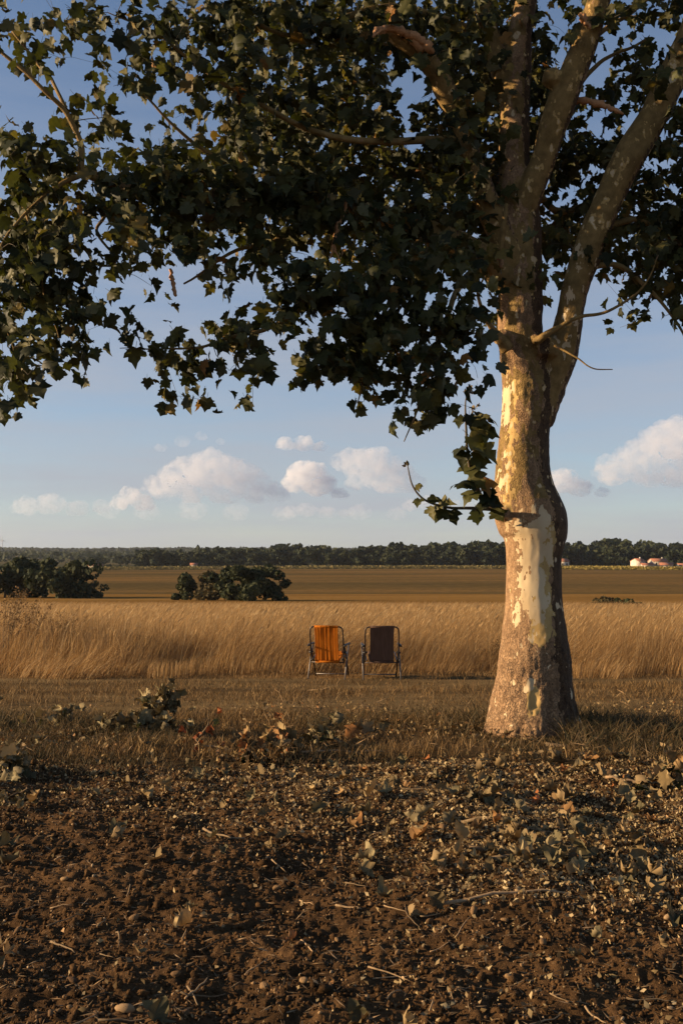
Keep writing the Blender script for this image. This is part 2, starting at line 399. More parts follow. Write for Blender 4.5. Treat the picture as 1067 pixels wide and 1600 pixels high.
def scatter(tv, tf, pos, rot, scale, rnd):
    """many copies of template verts tv (V,3), faces tf -> verts, faces, rnd attribute"""
    n, v = len(pos), len(tv)
    W = np.einsum('nij,nvj->nvi', rot, tv[None] * scale[:, None, None] if scale.ndim == 1 else tv[None] * scale[:, None, :]) + pos[:, None, :]
    F = (tf[None] + (np.arange(n) * v)[:, None, None]).reshape(-1, tf.shape[1])
    return W.reshape(-1, 3), F, np.repeat(rnd, v)

def ico():
    bm = bmesh.new(); bmesh.ops.create_icosphere(bm, subdivisions=1, radius=1.0)
    v = np.array([q.co[:] for q in bm.verts]); f = np.array([[q.index for q in x.verts] for x in bm.faces]); bm.free(); return v, f
ICO_V, ICO_F = ico()
def rock(seed):
    bm = bmesh.new(); bmesh.ops.create_icosphere(bm, subdivisions=2, radius=1.0); v = np.array([q.co[:] for q in bm.verts]); f = np.array([[q.index for q in x.verts] for x in bm.faces]); bm.free()
    r = np.random.default_rng(seed)
    for _ in range(7):      # knock flat facets off
        n = r.normal(size=3); n /= np.linalg.norm(n); h = r.uniform(0.55, 0.85); e = (v @ n - h).clip(0); v = v - e[:, None] * n
    v = v * (1 + 0.06 * vnoise(v * 3.1 + seed, seed))[:, None]
    return v * np.array((1.15, r.uniform(0.75, 1.0), r.uniform(0.55, 0.75))), f
def lump(seed, flat=0.65, amp=0.3):
    r = np.random.default_rng(seed); v = ICO_V + amp * r.uniform(-1, 1, ICO_V.shape)
    return v * np.array((1.0, r.uniform(0.65, 0.95), flat * r.uniform(0.8, 1.2)))

# clods: crumbled earth, too many to count
def clods():
    n = 25000
    d = 3.0 + 5.0 * rng.random(n) ** 1.15; x = (rng.random(n) * 2 - 1) * (0.40 * d + 0.7)
    s = 0.0045 + 0.008 * rng.random(n) ** 2.4 + np.where(rng.random(n) < 0.035, 0.018 * rng.random(n), 0); s = s * (0.75 + d * 0.07)
    z = surf(x, d) + s * 0.25
    mb = []; n0 = 0; Fs = []
    for k in range(4):
        idx = np.arange(k, n, 4)
        V, F, _ = scatter(lump(k + 50, 0.8, 0.38), ICO_F, np.stack([x, d, z], 1)[idx], random_rot(len(idx), rng), s[idx], s[idx])
        mb.append(V); Fs.append(F + n0); n0 += len(V)
    tag(mesh_np('soil_clods', np.concatenate(mb), np.concatenate(Fs), M['soil'], smooth=False), 'crumbly brown earth clods covering the bare foreground soil', 'soil', kind='stuff')
clods()

# ------------------------------------------------------------------ leaf templates (plane tree: five pointed lobes)
HALF = [(0.05, -0.03), (0.25, -0.12), (0.40, -0.02), (0.58, 0.04), (0.46, 0.17), (0.61, 0.28), (0.74, 0.47), (0.56, 0.52), (0.38, 0.52), (0.38, 0.68), (0.18, 0.80)]
def leaf_template(seed, fold=0.25, droop=0.3, curl=0.2):
    r = np.random.default_rng(seed)
    mid = [(0, 0.0), (0, 0.22), (0, 0.46), (0, 0.72), (0, 1.0)]
    jit = lambda p: (p[0] * r.uniform(0.88, 1.12), p[1] + r.uniform(-0.04, 0.04))
    right = [jit(p) for p in HALF]; left = [(-x, y) for x, y in map(jit, HALF)]
    pts = mid + right + left
    m, a, b = 5, 5, 5 + len(HALF)
    def side(o):
        return [(0, o + 0, 1), (o + 0, o + 1, 1), (o + 1, o + 2, 1), (o + 2, o + 3, o + 4), (o + 2, o + 4, 1), (1, o + 4, 2), (o + 4, o + 5, 2), (o + 5, o + 6, o + 7), (o + 5, o + 7, 2), (o + 7, o + 8, 2), (2, o + 8, 3), (o + 8, o + 9, 3), (o + 9, o + 10, 3), (o + 10, 4, 3)]
    f = side(a) + [(i, k, j) for i, j, k in side(b)]
    p = np.array([(x, y, 0.0) for x, y in pts])
    fl, fr = fold * r.uniform(0.5, 1.5), fold * r.uniform(0.5, 1.5)
    ax = np.abs(p[:, 0])
    p[:, 2] = np.where(p[:, 0] > 0, fr, fl) * ax - droop * (p[:, 1] - 0.2).clip(0) ** 2 - curl * ax ** 2 * r.uniform(0.6, 1.4) + 0.05 * r.normal(size=len(p)) * (ax > 0.2)
    p[:, 0] *= 1 - 0.35 * fold
    # petiole: thin ribbon behind the base
    pv = np.array([(-0.015, 0, 0), (0.015, 0, 0), (0.010, -0.42, 0.08), (-0.010, -0.42, 0.08)])
    k = len(p); p = np.vstack([p, pv]); f += [(k, k + 3, k + 2), (k, k + 2, k + 1)]
    return p, np.array(f)
LEAVES = [leaf_template(k, fo, dr, cu) for k, (fo, dr, cu) in enumerate([(0.15, 0.2, 0.3), (0.35, 0.45, 0.1), (0.5, 0.3, 0.5), (-0.2, 0.5, 0.35), (0.7, 0.6, 0.2), (0.25, 0.8, 0.6)])]
def crumple(seed, amp):
    p, f = leaf_template(seed, 0.5, 0.5, 0.2); r = np.random.default_rng(seed + 900); p = p.copy()
    roll = r.uniform(1.6, 3.0); ph = p[:, 0] * roll
    p[:, 2] += (1 - np.cos(ph)) / roll; p[:, 0] = np.sin(ph) / roll
    roll2 = r.uniform(0.6, 2.0); y = p[:, 1] * roll2; zz = p[:, 2].copy()
    p[:, 1] = np.sin(y) / roll2 * 1.0 - zz * np.sin(y) * 0.5; p[:, 2] = zz * np.cos(y) + (1 - np.cos(y)) / roll2
    p += amp * r.normal(size=p.shape); return p, f
DRY = [crumple(20 + k, 0.05) for k in range(7)]
LEAF_ME, DRY_ME = {}, {}
def leaf_mesh(kind, k, mat):
    d = {'leaf': LEAVES, 'dry': DRY}[kind]; key = (kind, k, mat.name)
    if key not in LEAF_ME: LEAF_ME[key] = mesh_np('leaf', d[k][0], d[k][1], mat, link=False, attrs={'rnd': np.zeros(len(d[k][0]))})
    return LEAF_ME[key]

def frames(tip, nrm):
    """rotation matrices with local Y = tip, local Z ~ nrm"""
    y = tip / (np.linalg.norm(tip, axis=1)[:, None] + 1e-9)
    x = np.cross(y, nrm); x /= np.linalg.norm(x, axis=1)[:, None] + 1e-9
    z = np.cross(x, y); return np.stack([x, y, z], 2)

# ------------------------------------------------------------------ the plane tree
TREE = empty('plane_tree', tuple(P(835, 1150, 9.45)))
TREE.location.z = height(TREE.location.x, 9.45)
tag(TREE, 'large plane tree with peeling cream bark and dark leafy crown beside the soil', 'tree')
T0 = np.array(TREE.location)
sil = [(1185, 738, 916), (1160, 750, 910), (1140, 757, 907), (1120, 763, 904), (1100, 769, 900), (1060, 776, 893), (1020, 781, 889), (980, 784, 882), (940, 788, 877), (900, 790, 876), (870, 790, 877), (850, 788, 882), (832, 783, 887), (815, 776, 886), (795, 770, 878), (770, 769, 867), (740, 773, 860), (700, 779, 857), (660, 782, 858), (630, 783, 862), (600, 783, 866)]
D0 = 9.45
def limb(pts, n=None, dep=None):
    """pts: (px, py, depth, radius in px) -> points and radii in metres"""
    q = np.array([(*P(a, b, c), r * c / FPX) for a, b, c, r in pts]); s = spline(q, n or len(pts) * 5)
    return s[:, :3], np.maximum(s[:, 3], 0.0008)
LIMBS = {
 'trunk': [((l + r) / 2, y, D0, (r - l) / 2) for y, l, r in sil],
 'stem': [(826, 640, 9.45, 37), (821, 590, 9.45, 39), (815, 545, 9.45, 37), (812, 500, 9.46, 36), (813, 450, 9.48, 35), (813, 400, 9.5, 34), (812, 350, 9.5, 33), (806, 310, 9.5, 29), (803, 250, 9.52, 25), (803, 200, 9.56, 24), (806, 150, 9.6, 22), (808, 100, 9.65, 21), (812, 50, 9.7, 19), (822, 0, 9.75, 17), (835, -80, 9.8, 15), (846, -200, 9.85, 11), (850, -340, 9.9, 5)],
 'limb_right': [(838, 660, 9.45, 24), (852, 605, 9.45, 30), (872, 555, 9.42, 28), (885, 510, 9.38, 23), (898, 450, 9.34, 20), (915, 400, 9.3, 22), (935, 345, 9.26, 23), (957, 295, 9.22, 24), (985, 240, 9.18, 25), (1015, 190, 9.15, 24), (1045, 130, 9.1, 23), (1075, 60, 9.05, 21), (1110, -40, 9.0, 18), (1150, -160, 9.0, 12), (1175, -280, 9.0, 6)],
 'limb_mid': [(812, 380, 9.5, 18), (816, 340, 9.46, 22), (828, 300, 9.38, 21), (848, 250, 9.3, 20), (863, 200, 9.22, 21), (880, 150, 9.15, 22), (900, 100, 9.1, 21), (920, 50, 9.05, 20), (938, -10, 9.0, 18), (960, -100, 8.9, 15), (985, -220, 8.8, 10), (1000, -320, 8.8, 5)],
 'limb_left': [(803, 415, 9.42, 22), (778, 358, 9.36, 21), (758, 310, 9.28, 20), (738, 260, 9.2, 19), (715, 190, 9.08, 18), (690, 130, 8.95, 18), (665, 92, 8.85, 17), (636, 66, 8.75, 15), (603, 48, 8.7, 12)],
 'stem_fork': [(803, 205, 9.56, 16), (787, 130, 9.66, 16), (770, 70, 9.74, 15), (757, 20, 9.8, 13), (742, -70, 9.9, 10), (730, -170, 10.0, 6)],
 'bough_left': [(800, 445, 9.45, 24), (755, 404, 9.36, 23), (690, 372, 9.2, 21), (640, 350, 9.05, 18), (580, 333, 8.9, 15.5), (520, 318, 8.7, 14), (455, 304, 8.5, 13), (380, 302, 8.3, 12), (300, 308, 8.1, 11), (218, 303, 7.9, 10), (172, 285, 7.75, 9.5), (140, 272, 7.65, 9), (124, 266, 7.6, 8)],
}
BOUGHS = [  # thinner branches, each a part of its own
 [(126, 268, 7.6, 7.5), (128, 230, 7.58, 6.5), (117, 200, 7.55, 5.6), (100, 172, 7.5, 5), (76, 148, 7.45, 4.6), (40, 112, 7.4, 4), (0, 78, 7.35, 3.4), (-60, 20, 7.3, 2.4)],
 [(120, 205, 7.55, 4.4), (97, 160, 7.6, 4), (80, 122, 7.65, 3.5), (55, 92, 7.7, 2.8), (18, 50, 7.7, 1.8)],
 [(135, 270, 7.62, 6), (96, 288, 7.55, 5), (66, 309, 7.45, 4), (30, 345, 7.4, 3.2), (0, 390, 7.35, 2.5), (-5, 470, 7.35, 1.6), (15, 560, 7.35, 1.0)],
 [(205, 303, 7.9, 5), (172, 316, 7.85, 4.2), (160, 340, 7.8, 3.6), (150, 365, 7.8, 3), (175, 395, 7.8, 2.2), (192, 425, 7.75, 1.2)],
 [(40, 335, 7.42, 3), (60, 400, 7.45, 2.4), (70, 470, 7.5, 1.8), (95, 560, 7.5, 1.0)],
 [(690, 380, 9.2, 9), (620, 418, 9.0, 8), (540, 440, 8.4, 7), (480, 465, 8.2, 6), (445, 500, 8.1, 5), (400, 520, 8.1, 4.4), (349, 530, 7.95, 3.6), (309, 542, 7.85, 2.6), (250, 548, 7.75, 1.8), (190, 549, 7.7, 0.8)],
 [(760, 405, 9.3, 8), (722, 440, 8.7, 6.5), (695, 500, 8.3, 5), (668, 580, 8.15, 3), (650, 640, 8.1, 2), (628, 690, 8.1, 1)],
 [(660, 362, 9.1, 7), (630, 430, 8.6, 5.5), (598, 500, 8.25, 4), (572, 570, 8.1, 2.6), (560, 630, 8.1, 1.2)],
 [(722, 215, 9.1, 9), (610, 222, 8.8, 7.5), (490, 205, 8.5, 6), (385, 150, 8.3, 5), (300, 92, 8.1, 3.6), (235, 45, 8.0, 2), (170, 20, 7.9, 1)],
 [(765, 55, 9.75, 9), (610, 10, 9.4, 7), (460, 55, 9.0, 5), (340, 10, 8.7, 3.2), (260, 60, 8.5, 1.6)],
 [(560, 328, 8.85, 7), (450, 372, 8.6, 5), (360, 395, 8.4, 3.6), (285, 445, 8.3, 2)],
 [(420, 303, 8.4, 6), (330, 240, 8.2, 4.4), (260, 190, 8.0, 3), (200, 130, 7.9, 1.8)],
 [(903, 425, 9.33, 7), (960, 415, 9.3, 5.5), (1010, 450, 9.2, 4), (1055, 500, 9.1, 2.8), (1085, 560, 9.0, 1.6)],
 [(930, 360, 9.3, 8), (1000, 345, 9.5, 6), (1060, 380, 9.7, 4.5), (1130, 400, 9.8, 2.5)],
 [(905, 95, 9.2, 7), (940, 50, 9.3, 5.5), (985, 20, 9.4, 4), (1030, -20, 9.5, 2)],
 [(880, 170, 9.3, 6), (915, 120, 9.5, 5), (950, 90, 9.6, 4), (1010, 60, 9.7, 2.5)],
 [(812, 300, 9.7, 10), (700, 270, 10.2, 8), (580, 230, 10.6, 6), (470, 200, 10.8, 4), (380, 220, 10.9, 2)],
 [(820, 260, 9.75, 9), (870, 330, 10.3, 7), (960, 300, 10.8, 5), (1060, 260, 11.2, 3)],
 [(800, 395, 9.7, 8), (740, 330, 9.9, 6), (640, 280, 9.8, 4.5), (520, 250, 9.6, 3), (420, 240, 9.4, 1.6)],
]
DEAD = [
 [(836, 534, 9.2, 7), (852, 524, 9.13, 5.5), (870, 513, 9.1, 4.2), (905, 496, 9.05, 3), (945, 488, 9.0, 2.4), (985, 465, 8.95, 1.9), (1010, 440, 8.9, 1.4), (1028, 398, 8.9, 0.8)],
 [(866, 540, 9.1, 2.4), (885, 549, 9.0, 1.7), (902, 560, 8.95, 1.4), (928, 576, 8.9, 1.1), (957, 577, 8.9, 0.8)],
 [(792, 545, 9.2, 12), (780, 527, 9.15, 8), (768, 512, 9.1, 5), (757, 492, 9.05, 3.6), (746, 458, 9.0, 2.4), (757, 428, 9.0, 1.2)],
 [(766, 507, 9.1, 2.6), (748, 493, 9.0, 1.9), (725, 493, 8.95, 1.4), (706, 508, 8.9, 0.9)],
 [(783, 420, 9.15, 4), (782, 390, 9.12, 4), (786, 355, 9.1, 4.4), (790, 318, 9.1, 3)],
]
def build_wood():
    bm = MB(); mem = []
    for name, pts in LIMBS.items():
        p, r = limb(pts)
        if name == 'trunk': p = np.vstack([p[0] - (0, 0, 0.25), p]); r = np.concatenate([[r[0] * 1.15], r])
        if name == 'limb_left': r = r * (1 + 0.06 * np.sin(np.arange(len(r))))
        bm.tube(p, r, 20); mem.append((name, p, r))
    # knots, buttress roots, the bulge on the right and the old branch collar
    for px, py, d, rp in [(868, 832, 9.45, 21), (790, 800, 9.3, 20), (786, 528, 9.28, 17), (838, 535, 9.25, 16), (862, 122, 9.1, 19), (848, 545, 9.3, 26)]:
        c = P(px, py, d); r = rp * d / FPX; bm.add(ICO_V * r * 1.05 + c, (), ICO_F)
    for a, k in [(-2.6, 0.10), (-1.9, 0.09), (-1.2, 0.11), (-0.3, 0.13), (0.6, 0.1), (1.5, 0.1), (2.5, 0.1), (3.3, 0.09)]:
        b = P(832, 1150, D0); q = np.array([b + (math.cos(a) * t, math.sin(a) * t, z) for t, z in [(0.12, 0.75), (0.25, 0.38), (0.35, 0.10), (0.46, -0.10)]])
        bm.tube(spline(q, 10), np.linspace(0.12, k * 0.85, 10), 10)
    o = bm.build('raw', None)
    md = o.modifiers.new('r', 'REMESH'); md.mode = 'VOXEL'; md.voxel_size = 0.0125
    sm = o.modifiers.new('s', 'SMOOTH'); sm.factor = 0.5; sm.iterations = 6
    dg = bpy.context.evaluated_depsgraph_get(); e = o.evaluated_get(dg).to_mesh()
    nv, nf = len(e.vertices), len(e.polygons)
    V = np.empty(nv * 3); e.vertices.foreach_get('co', V); V = V.reshape(-1, 3)
    Nn = np.empty(nv * 3); e.vertices.foreach_get('normal', Nn); Nn = Nn.reshape(-1, 3)
    tot = np.empty(nf, np.int32); e.polygons.foreach_get('loop_total', tot)
    lp = np.empty(int(tot.sum()), np.int32); e.loops.foreach_get('vertex_index', lp)
    F = lp.reshape(-1, 4) if (tot == 4).all() else np.array([list(q.vertices)[:4] for q in e.polygons if q.loop_total == 4])
    bpy.data.objects.remove(o)
    z = V[:, 2] - T0[2]
    px, py = project(V)
    low = np.clip((1010 - 0 * px - 0 - (2000 - py) + 1000) / 1.0, 0, 1) * 0
    low = np.clip((py - 960) / 90.0, 0, 1)                       # scaly base of the trunk
    up = np.clip((790 - py) / 60.0, 0, 1) * np.clip((py - 330) / 150.0, 0, 1)
    nz = fbm(V * np.array((9, 9, 4.5)), 4, 31)
    pl = np.abs(fbm(V * np.array((16, 16, 7)), 3, 33))
    amp = 0.0035 + 0.012 * low + 0.006 * up
    V = V + Nn * (amp * nz + (0.012 * low + 0.005 * up) * (pl - 0.35) + 0.010 * fbm(V * 2.6, 2, 35))[:, None]
    # --- where the bark has come off (object space: bearing round the stem and height above the ground)
    nearest = np.full(nv, 1e9); who = np.zeros(nv, int); u = np.zeros(nv)
    for k, (name, p, r) in enumerate(mem):
        for i in range(0, len(p)):
            d = np.linalg.norm(V - p[i], axis=1) - r[i]
            m = d < nearest; nearest[m] = d[m]; who[m] = k
            u[m] = (V[m, 0] - p[i, 0]) / max(r[i], 1e-3)
    front = Nn[:, 1] < 0.35
    def band(y, a, b, s): return np.clip((y - a) / s, 0, 1) * np.clip((b - y) / s, 0, 1)
    def win(x, a, b, s): return np.clip((x - a) / s, 0, 1) * np.clip((b - x) / s, 0, 1)
    isT = (who == 0) | (who == 1)
    cream = np.full(nv, -0.25)
    cream = np.maximum(cream, np.where(isT & front, 1.08 * band(py, 775, 1005, 60) * win(u, -0.95, 0.55, 0.5) - 0.10, -1))
    cream = np.maximum(cream, np.where(isT & front, 1.3 * band(py, 580, 680, 30) * win(u, -1.1, -0.60, 0.22) - 0.1, -1))
    cream = np.maximum(cream, np.where(isT & front, 1.2 * band(py, 1052, 1085, 12) * win(u, -0.45, -0.1, 0.15) - 0.2, -1))
    cream = np.maximum(cream, np.where(isT, 0.5 * band(py, 690, 790, 30) * win(u, -1.1, -0.45, 0.25) - 0.1, -1))
    yell = np.full(nv, -0.4)
    yell = np.maximum(yell, np.where(isT & front, 1.5 * band(py, 800, 1020, 30) * win(u, -0.45, 0.6, 0.35) - 0.15, -1))
    yell = np.maximum(yell, np.where(isT & front, 1.7 * band(py, 1062, 1128, 20) * win(u, -0.38, 0.02, 0.16) - 0.2, -1))
    yell = np.maximum(yell, np.where(isT, 0.75 * band(py, 560, 830, 30) * win(u, -1.1, -0.2, 0.4) - 0.15, -1))
    yell = np.where(~isT, 0.20, yell)
    cream = np.where(~isT, np.where((who == 2) & (py > 380), 0.12, -0.12), cream)
    olive = np.where(isT, np.where(py > 960, -0.6, np.where(py > 780, 0.1, 0.55)), 0.95)
    old_shade = np.where(isT, np.clip((u - 0.15) / 0.5, 0, 1.2), np.clip((u - 0.3) / 0.6, 0, 0.8))       # dark bark plates, with shade painted in down the right of trunk and limbs
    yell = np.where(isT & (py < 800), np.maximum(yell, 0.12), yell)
    olive = np.where(old_shade > 0.6, -0.3, olive)
    rough = np.clip(0.25 + low + 0.5 * up, 0, 1) * isT + 0.15
    # --- one mesh per stem
    fw = who[F[:, 0]]; names = {0: 'trunk', 1: 'stem', 2: 'limb', 3: 'limb', 4: 'limb', 5: 'limb', 6: 'bough'}
    for k in range(len(mem)):
        f = F[fw == k] if k else F[fw == 0]
        if not len(f): continue
        ids, inv = np.unique(f.ravel(), return_inverse=True)
        oo = mesh_np(names[k], V[ids] - T0, inv.reshape(-1, 4), M['bark'], TREE, {'cream': cream[ids], 'yell': yell[ids], 'olive': olive[ids], 'rough': rough[ids], 'old': old_shade[ids]}, True)
        if k == 0: oo['label'] = 'thick trunk with cream bare patches and scaly base'
        if k == 4: oo['label'] = 'broken limb with torn end'
build_wood()

NODES = [limb(LIMBS[k])[0] for k in LIMBS if k != 'trunk']
NRAD = [limb(LIMBS[k])[1] for k in LIMBS if k != 'trunk']
for pts in BOUGHS:
    p, r = limb(pts); p = p + 0.012 * np.stack([vnoise(p * 6, 3), vnoise(p * 6, 4), vnoise(p * 6, 5)], 1)
    p = p + 0.035 * np.stack([vnoise(p * 1.9, 6), vnoise(p * 1.9, 7), vnoise(p * 1.9, 8)], 1) * np.linspace(0, 1, len(p))[:, None]; r = r * 0.78; NODES.append(p); NRAD.append(r)
    mb = MB().tube(p - T0, r, 8); z = np.zeros(mb.n)
    mb.build('branch', M['bark'], TREE, True, attrs={'cream': z - 0.3, 'yell': z - 0.1, 'olive': z + 0.9, 'rough': z + 0.2})
for k, pts in enumerate(DEAD):
    p, r = limb(pts); p = p + 0.008 * np.stack([vnoise(p * 9, 3), vnoise(p * 9, 4), vnoise(p * 9, 5)], 1)
    mb = MB().tube(p - T0, r, 8); z = np.zeros(mb.n)
    mb.build('dead_twig', M['bark'], TREE, True, attrs={'cream': z - 0.5, 'yell': z - 0.2, 'olive': z + 0.7, 'rough': z + 0.2})
# torn pale wood where limbs have snapped
for pts in [[(606, 50, 8.7, 8), (590, 47, 8.65, 5), (583, 58, 8.6, 1)], [(662, 78, 8.70, 7), (635, 52, 8.62, 7), (605, 45, 8.55, 4), (584, 57, 8.5, 1)], [(678, 80, 8.68, 6), (655, 62, 8.64, 8), (622, 48, 8.6, 5)],
            [(872, 176, 9.3, 6), (900, 158, 9.25, 5.5), (935, 162, 9.15, 5), (955, 170, 9.1, 4), (973, 178, 9.1, 2)],
            [(543, 300, 8.4, 1.5), (538, 330, 8.4, 2.5), (527, 355, 8.4, 3.4), (520, 385, 8.4, 2.6), (517, 402, 8.4, 0.8)], [(520, 380, 8.42, 1.6), (528, 400, 8.42, 1.5), (532, 410, 8.42, 0.6)],
            [(906, 22, 8.85, 4), (915, 35, 8.84, 6), (922, 45, 8.85, 2)], [(267, 420, 7.9, 2.5), (270, 440, 7.9, 3.5), (275, 462, 7.9, 2.2)]]:
    p, r = limb(pts); MB().tube(p - T0 + 0.004 * rng.normal(size=p.shape), r * (1 + 0.25 * rng.normal(size=len(r))).clip(0.5, 1.5), 6).build('torn_wood', M['torn'], TREE)

# --- foliage: how leafy each 50 px square of the crown is
DENS = ["3655489999999998654355", "3455645999998999753443", "0246526999996599863565", "3455646999995699873566", "5666668999999899876467",
        "7777888999978999876577", "7546788978688999776788", "8856688687899998787888", "9865234368999997666777", "9775120268888885235645",
        "9752277777788883001303", "8830478873588873000003", "7200035650066720000000", "0000000000013200000000"]
DENS = np.array([[int(c) for c in r] for r in DENS])
def dens_at(px, py):
    i = np.floor(np.asarray(py) / 50).astype(int); j = np.floor(np.asarray(px) / 50).astype(int)
    ok = (i >= 0) & (i < 14) & (j >= 0) & (j < 22)
    return np.where(ok, DENS[i.clip(0, 13), j.clip(0, 21)], -1)
def cluster_points():
    out = []
    for i in range(14):
        for j in range(22):
            k = DENS[i, j]
            if not k: continue
            n = rng.poisson(0.42 * k * (1.95 if k >= 8 and i < 8 else 1.4 if k >= 8 else 1.1 if k >= 6 else 0.95) * (1.7 if j >= 15 and k >= 4 else 1.0) * (0.62 if i >= 9 and 3 <= j <= 10 else 0.68 if i < 6 and j < 6 else 1.0))
            for _ in range(n):
                px, py = (j + rng.random()) * 50, (i + rng.random()) * 50
                base = np.interp(px, [0, 300, 600, 800, 1067], [7.45, 8.05, 8.75, 9.5, 9.4])
                if py < 340 and 300 < px < 800: base = np.interp(px, [300, 450, 800], [8.05, 9.0, 9.25])
                if py > 360 and px < 765: base = np.interp(py, [360, 430], [base, min(base, 8.1) - 0.05])
                d = base + rng.normal() * (0.45 if py < 400 else 0.22)
                if k >= 7 and py < 400 and rng.random() < 0.45: d = base + rng.random() * 2.2
                if 770 < px < 1000 and rng.random() < 0.85: d = max(d, 9.75 + rng.random() * 1.6)   # mostly behind the stems
                out.append(P(px, py, d))
    for _ in range(70):      # leaves hanging in front of the long left bough
        px = rng.uniform(170, 660); out.append(P(px, np.interp(px, [170, 300, 660], [285, 305, 350]) + rng.normal() * 26, np.interp(px, [124, 690], [7.6, 9.2]) - rng.uniform(0.15, 0.5)))
    # the crown goes on above, to the right and behind
    for _ in range(560):
        px, py = rng.uniform(-60, 1500), rng.uniform(-620, -10)
        if py < -300 - 0.0 * px and abs(px - 800) > 520: continue
        out.append(P(px, py, np.interp(px, [0, 600, 1500], [7.6, 8.9, 9.6]) + rng.normal() * 1.0))
    for _ in range(260): out.append(P(rng.uniform(1080, 1500), rng.uniform(-100, 480), 9.6 + rng.normal() * 1.0))
    for _ in range(700):
        p = P(rng.uniform(350, 1300), rng.uniform(-350, 420), rng.uniform(10.4, 13.0)); a, b = project(p)
        if dens_at(a, b) in (-1, 8, 9): out.append(p)
    return np.array(out)
CL = cluster_points()
def grow(cl):
    """join each leafy end to the nearest wood already there"""
    nodes = np.concatenate(NODES); rad = np.concatenate(NRAD)
    order = np.argsort([np.min(np.linalg.norm(nodes - c, axis=1)) for c in cl])
    paths, dirs = [], np.zeros_like(cl)
    px_, py_ = project(cl)
    for i in order:
        c = cl[i]; dv = np.linalg.norm(nodes - c, axis=1); pen = dv + 0.25 * np.abs(nodes[:, 2] - c[2]).clip(0, 1)
        k = int(np.argmin(pen)); a = nodes[k]; L = dv[k]; r0 = min(rad[k] * 0.75, 0.003 + 0.004 * L)
        mid = 0.5 * (a + c) + np.array((0, 0, 0.10 * L)) + rng.normal(size=3) * 0.10 * L
        p = spline(np.array([a, mid, c]), 5 if L < 0.6 else 7); rr = np.linspace(r0, 0.0016, len(p))
        paths.append((p, rr)); t = p[-1] - p[-2]; dirs[i] = t / (np.linalg.norm(t) + 1e-9)
        nodes = np.vstack([nodes, p[2:]]); rad = np.concatenate([rad, rr[2:]])
    return paths, dirs
PATHS, CDIR = grow(CL)
tw = MB()
for p, r in PATHS: tw.tube(p - T0, r, 4, False)
tag(tw.build('twigs', M['twig'], TREE, True), kind='stuff')

def leaf_cloud():
    pos, tip, nrm, siz = [], [], [], []
    for c, d in zip(CL, CDIR):
        n = rng.integers(6, 12)
        t = rng.uniform(-0.42, 0.10, n)[:, None]
        o = rng.normal(size=(n, 3)) * np.array((0.075, 0.075, 0.06))
        q = c + d * t + o
        out = o / (np.linalg.norm(o, axis=1)[:, None] + 1e-6)
        tp = out * 0.55 + d * 0.25 + np.array((0.22, 0.0, -0.75)) + rng.normal(size=(n, 3)) * 0.38
        nr = np.array((-0.35, -0.15, 0.75)) + rng.normal(size=(n, 3)) * 0.55
        pos.append(q); tip.append(tp); nrm.append(nr); siz.append(rng.uniform(0.055, 0.098, n) + 0.062 * rng.random(n) ** 1.6)
    return np.concatenate(pos), np.concatenate(tip), np.concatenate(nrm), np.concatenate(siz)
LP, LT, LN, LS = leaf_cloud()
px, py = project(LP)
dd = dens_at(px, py); keep = (dd != 0) | (rng.random(len(dd)) < 0.03)       # leave the sky gaps open
LP, LT, LN, LS, px, py = (a[keep] for a in (LP, LT, LN, LS, px, py))
ROT = frames(LT, LN); LR = rng.random(len(LP)); VAR = rng.integers(0, len(LEAVES), len(LP))
inview = (px > 5) & (px < 1060) & (py > 5) & (py < 720)
score = np.where(inview, LS / LP[:, 1] * (np.abs(ROT[:, 1, 2]) + 0.25), 0)
hero = np.zeros(len(LP), bool); hero[np.argsort(-score)[:300]] = True
def mass(name, idx, mat, parent, T, temps=LEAVES, LSIZE=None):
    Vs, Fs, As, n0 = [], [], [], 0
    for k in range(len(temps)):
        ii = idx[VAR[idx] == k]
        if not len(ii): continue
        V, F, A = scatter(temps[k][0], temps[k][1], LP[ii] - T, ROT[ii], LS[ii], LR[ii])
        Vs.append(V); Fs.append(F + n0); As.append(A); n0 += len(V)
    return mesh_np(name, np.concatenate(Vs), np.concatenate(Fs), mat, parent, {'rnd': np.concatenate(As)})
tag(mass('foliage', np.where(~hero)[0], M['leaf'], TREE, T0), kind='stuff')
def put_leaf(p, rot, s, me, parent, T, name='leaf'):
    o = obj(name, me, parent); m4 = Matrix(rot.tolist()).to_4x4() @ Matrix.Diagonal((s, s, s, 1)); m4.translation = Vector(p - T); o.matrix_local = m4; return o
for i in np.where(hero)[0]: put_leaf(LP[i], ROT[i], LS[i], leaf_mesh('leaf', int(VAR[i]), M['leaf']), TREE, T0)
print('tree leaves', len(LP))

# --- young shoots growing out of the trunk, with big fresh leaves
def shoot(pts, leaves, tipleaf=None):
    p, r = limb(pts); MB().tube(p - T0, r, 6).build('shoot', M['twig'], TREE, True)
    for t, s, side, dn in leaves:
        i = min(int(t * (len(p) - 1)), len(p) - 1)
        tp = np.array([(side, -0.35 + 0.3 * rng.normal(), dn)]); nr = np.array([(-0.5 + 0.3 * rng.normal(), -0.6, 0.7)])
        put_leaf(p[i] + np.array((side * 0.04, -0.02, -0.02)), frames(tp, nr)[0], s * 1.12, leaf_mesh('leaf', random.randrange(6), M['leaf']), TREE, T0)
    if tipleaf:
        for _ in range(tipleaf):
            tp = rng.normal(size=(1, 3)) * 0.5 + (0, 0, 0.7); put_leaf(p[-1] + rng.normal(size=3) * 0.02, frames(tp, rng.normal(size=(1, 3)))[0], rng.uniform(0.03, 0.06), leaf_mesh('dry', random.randrange(6), M['wiltleaf']), TREE, T0)
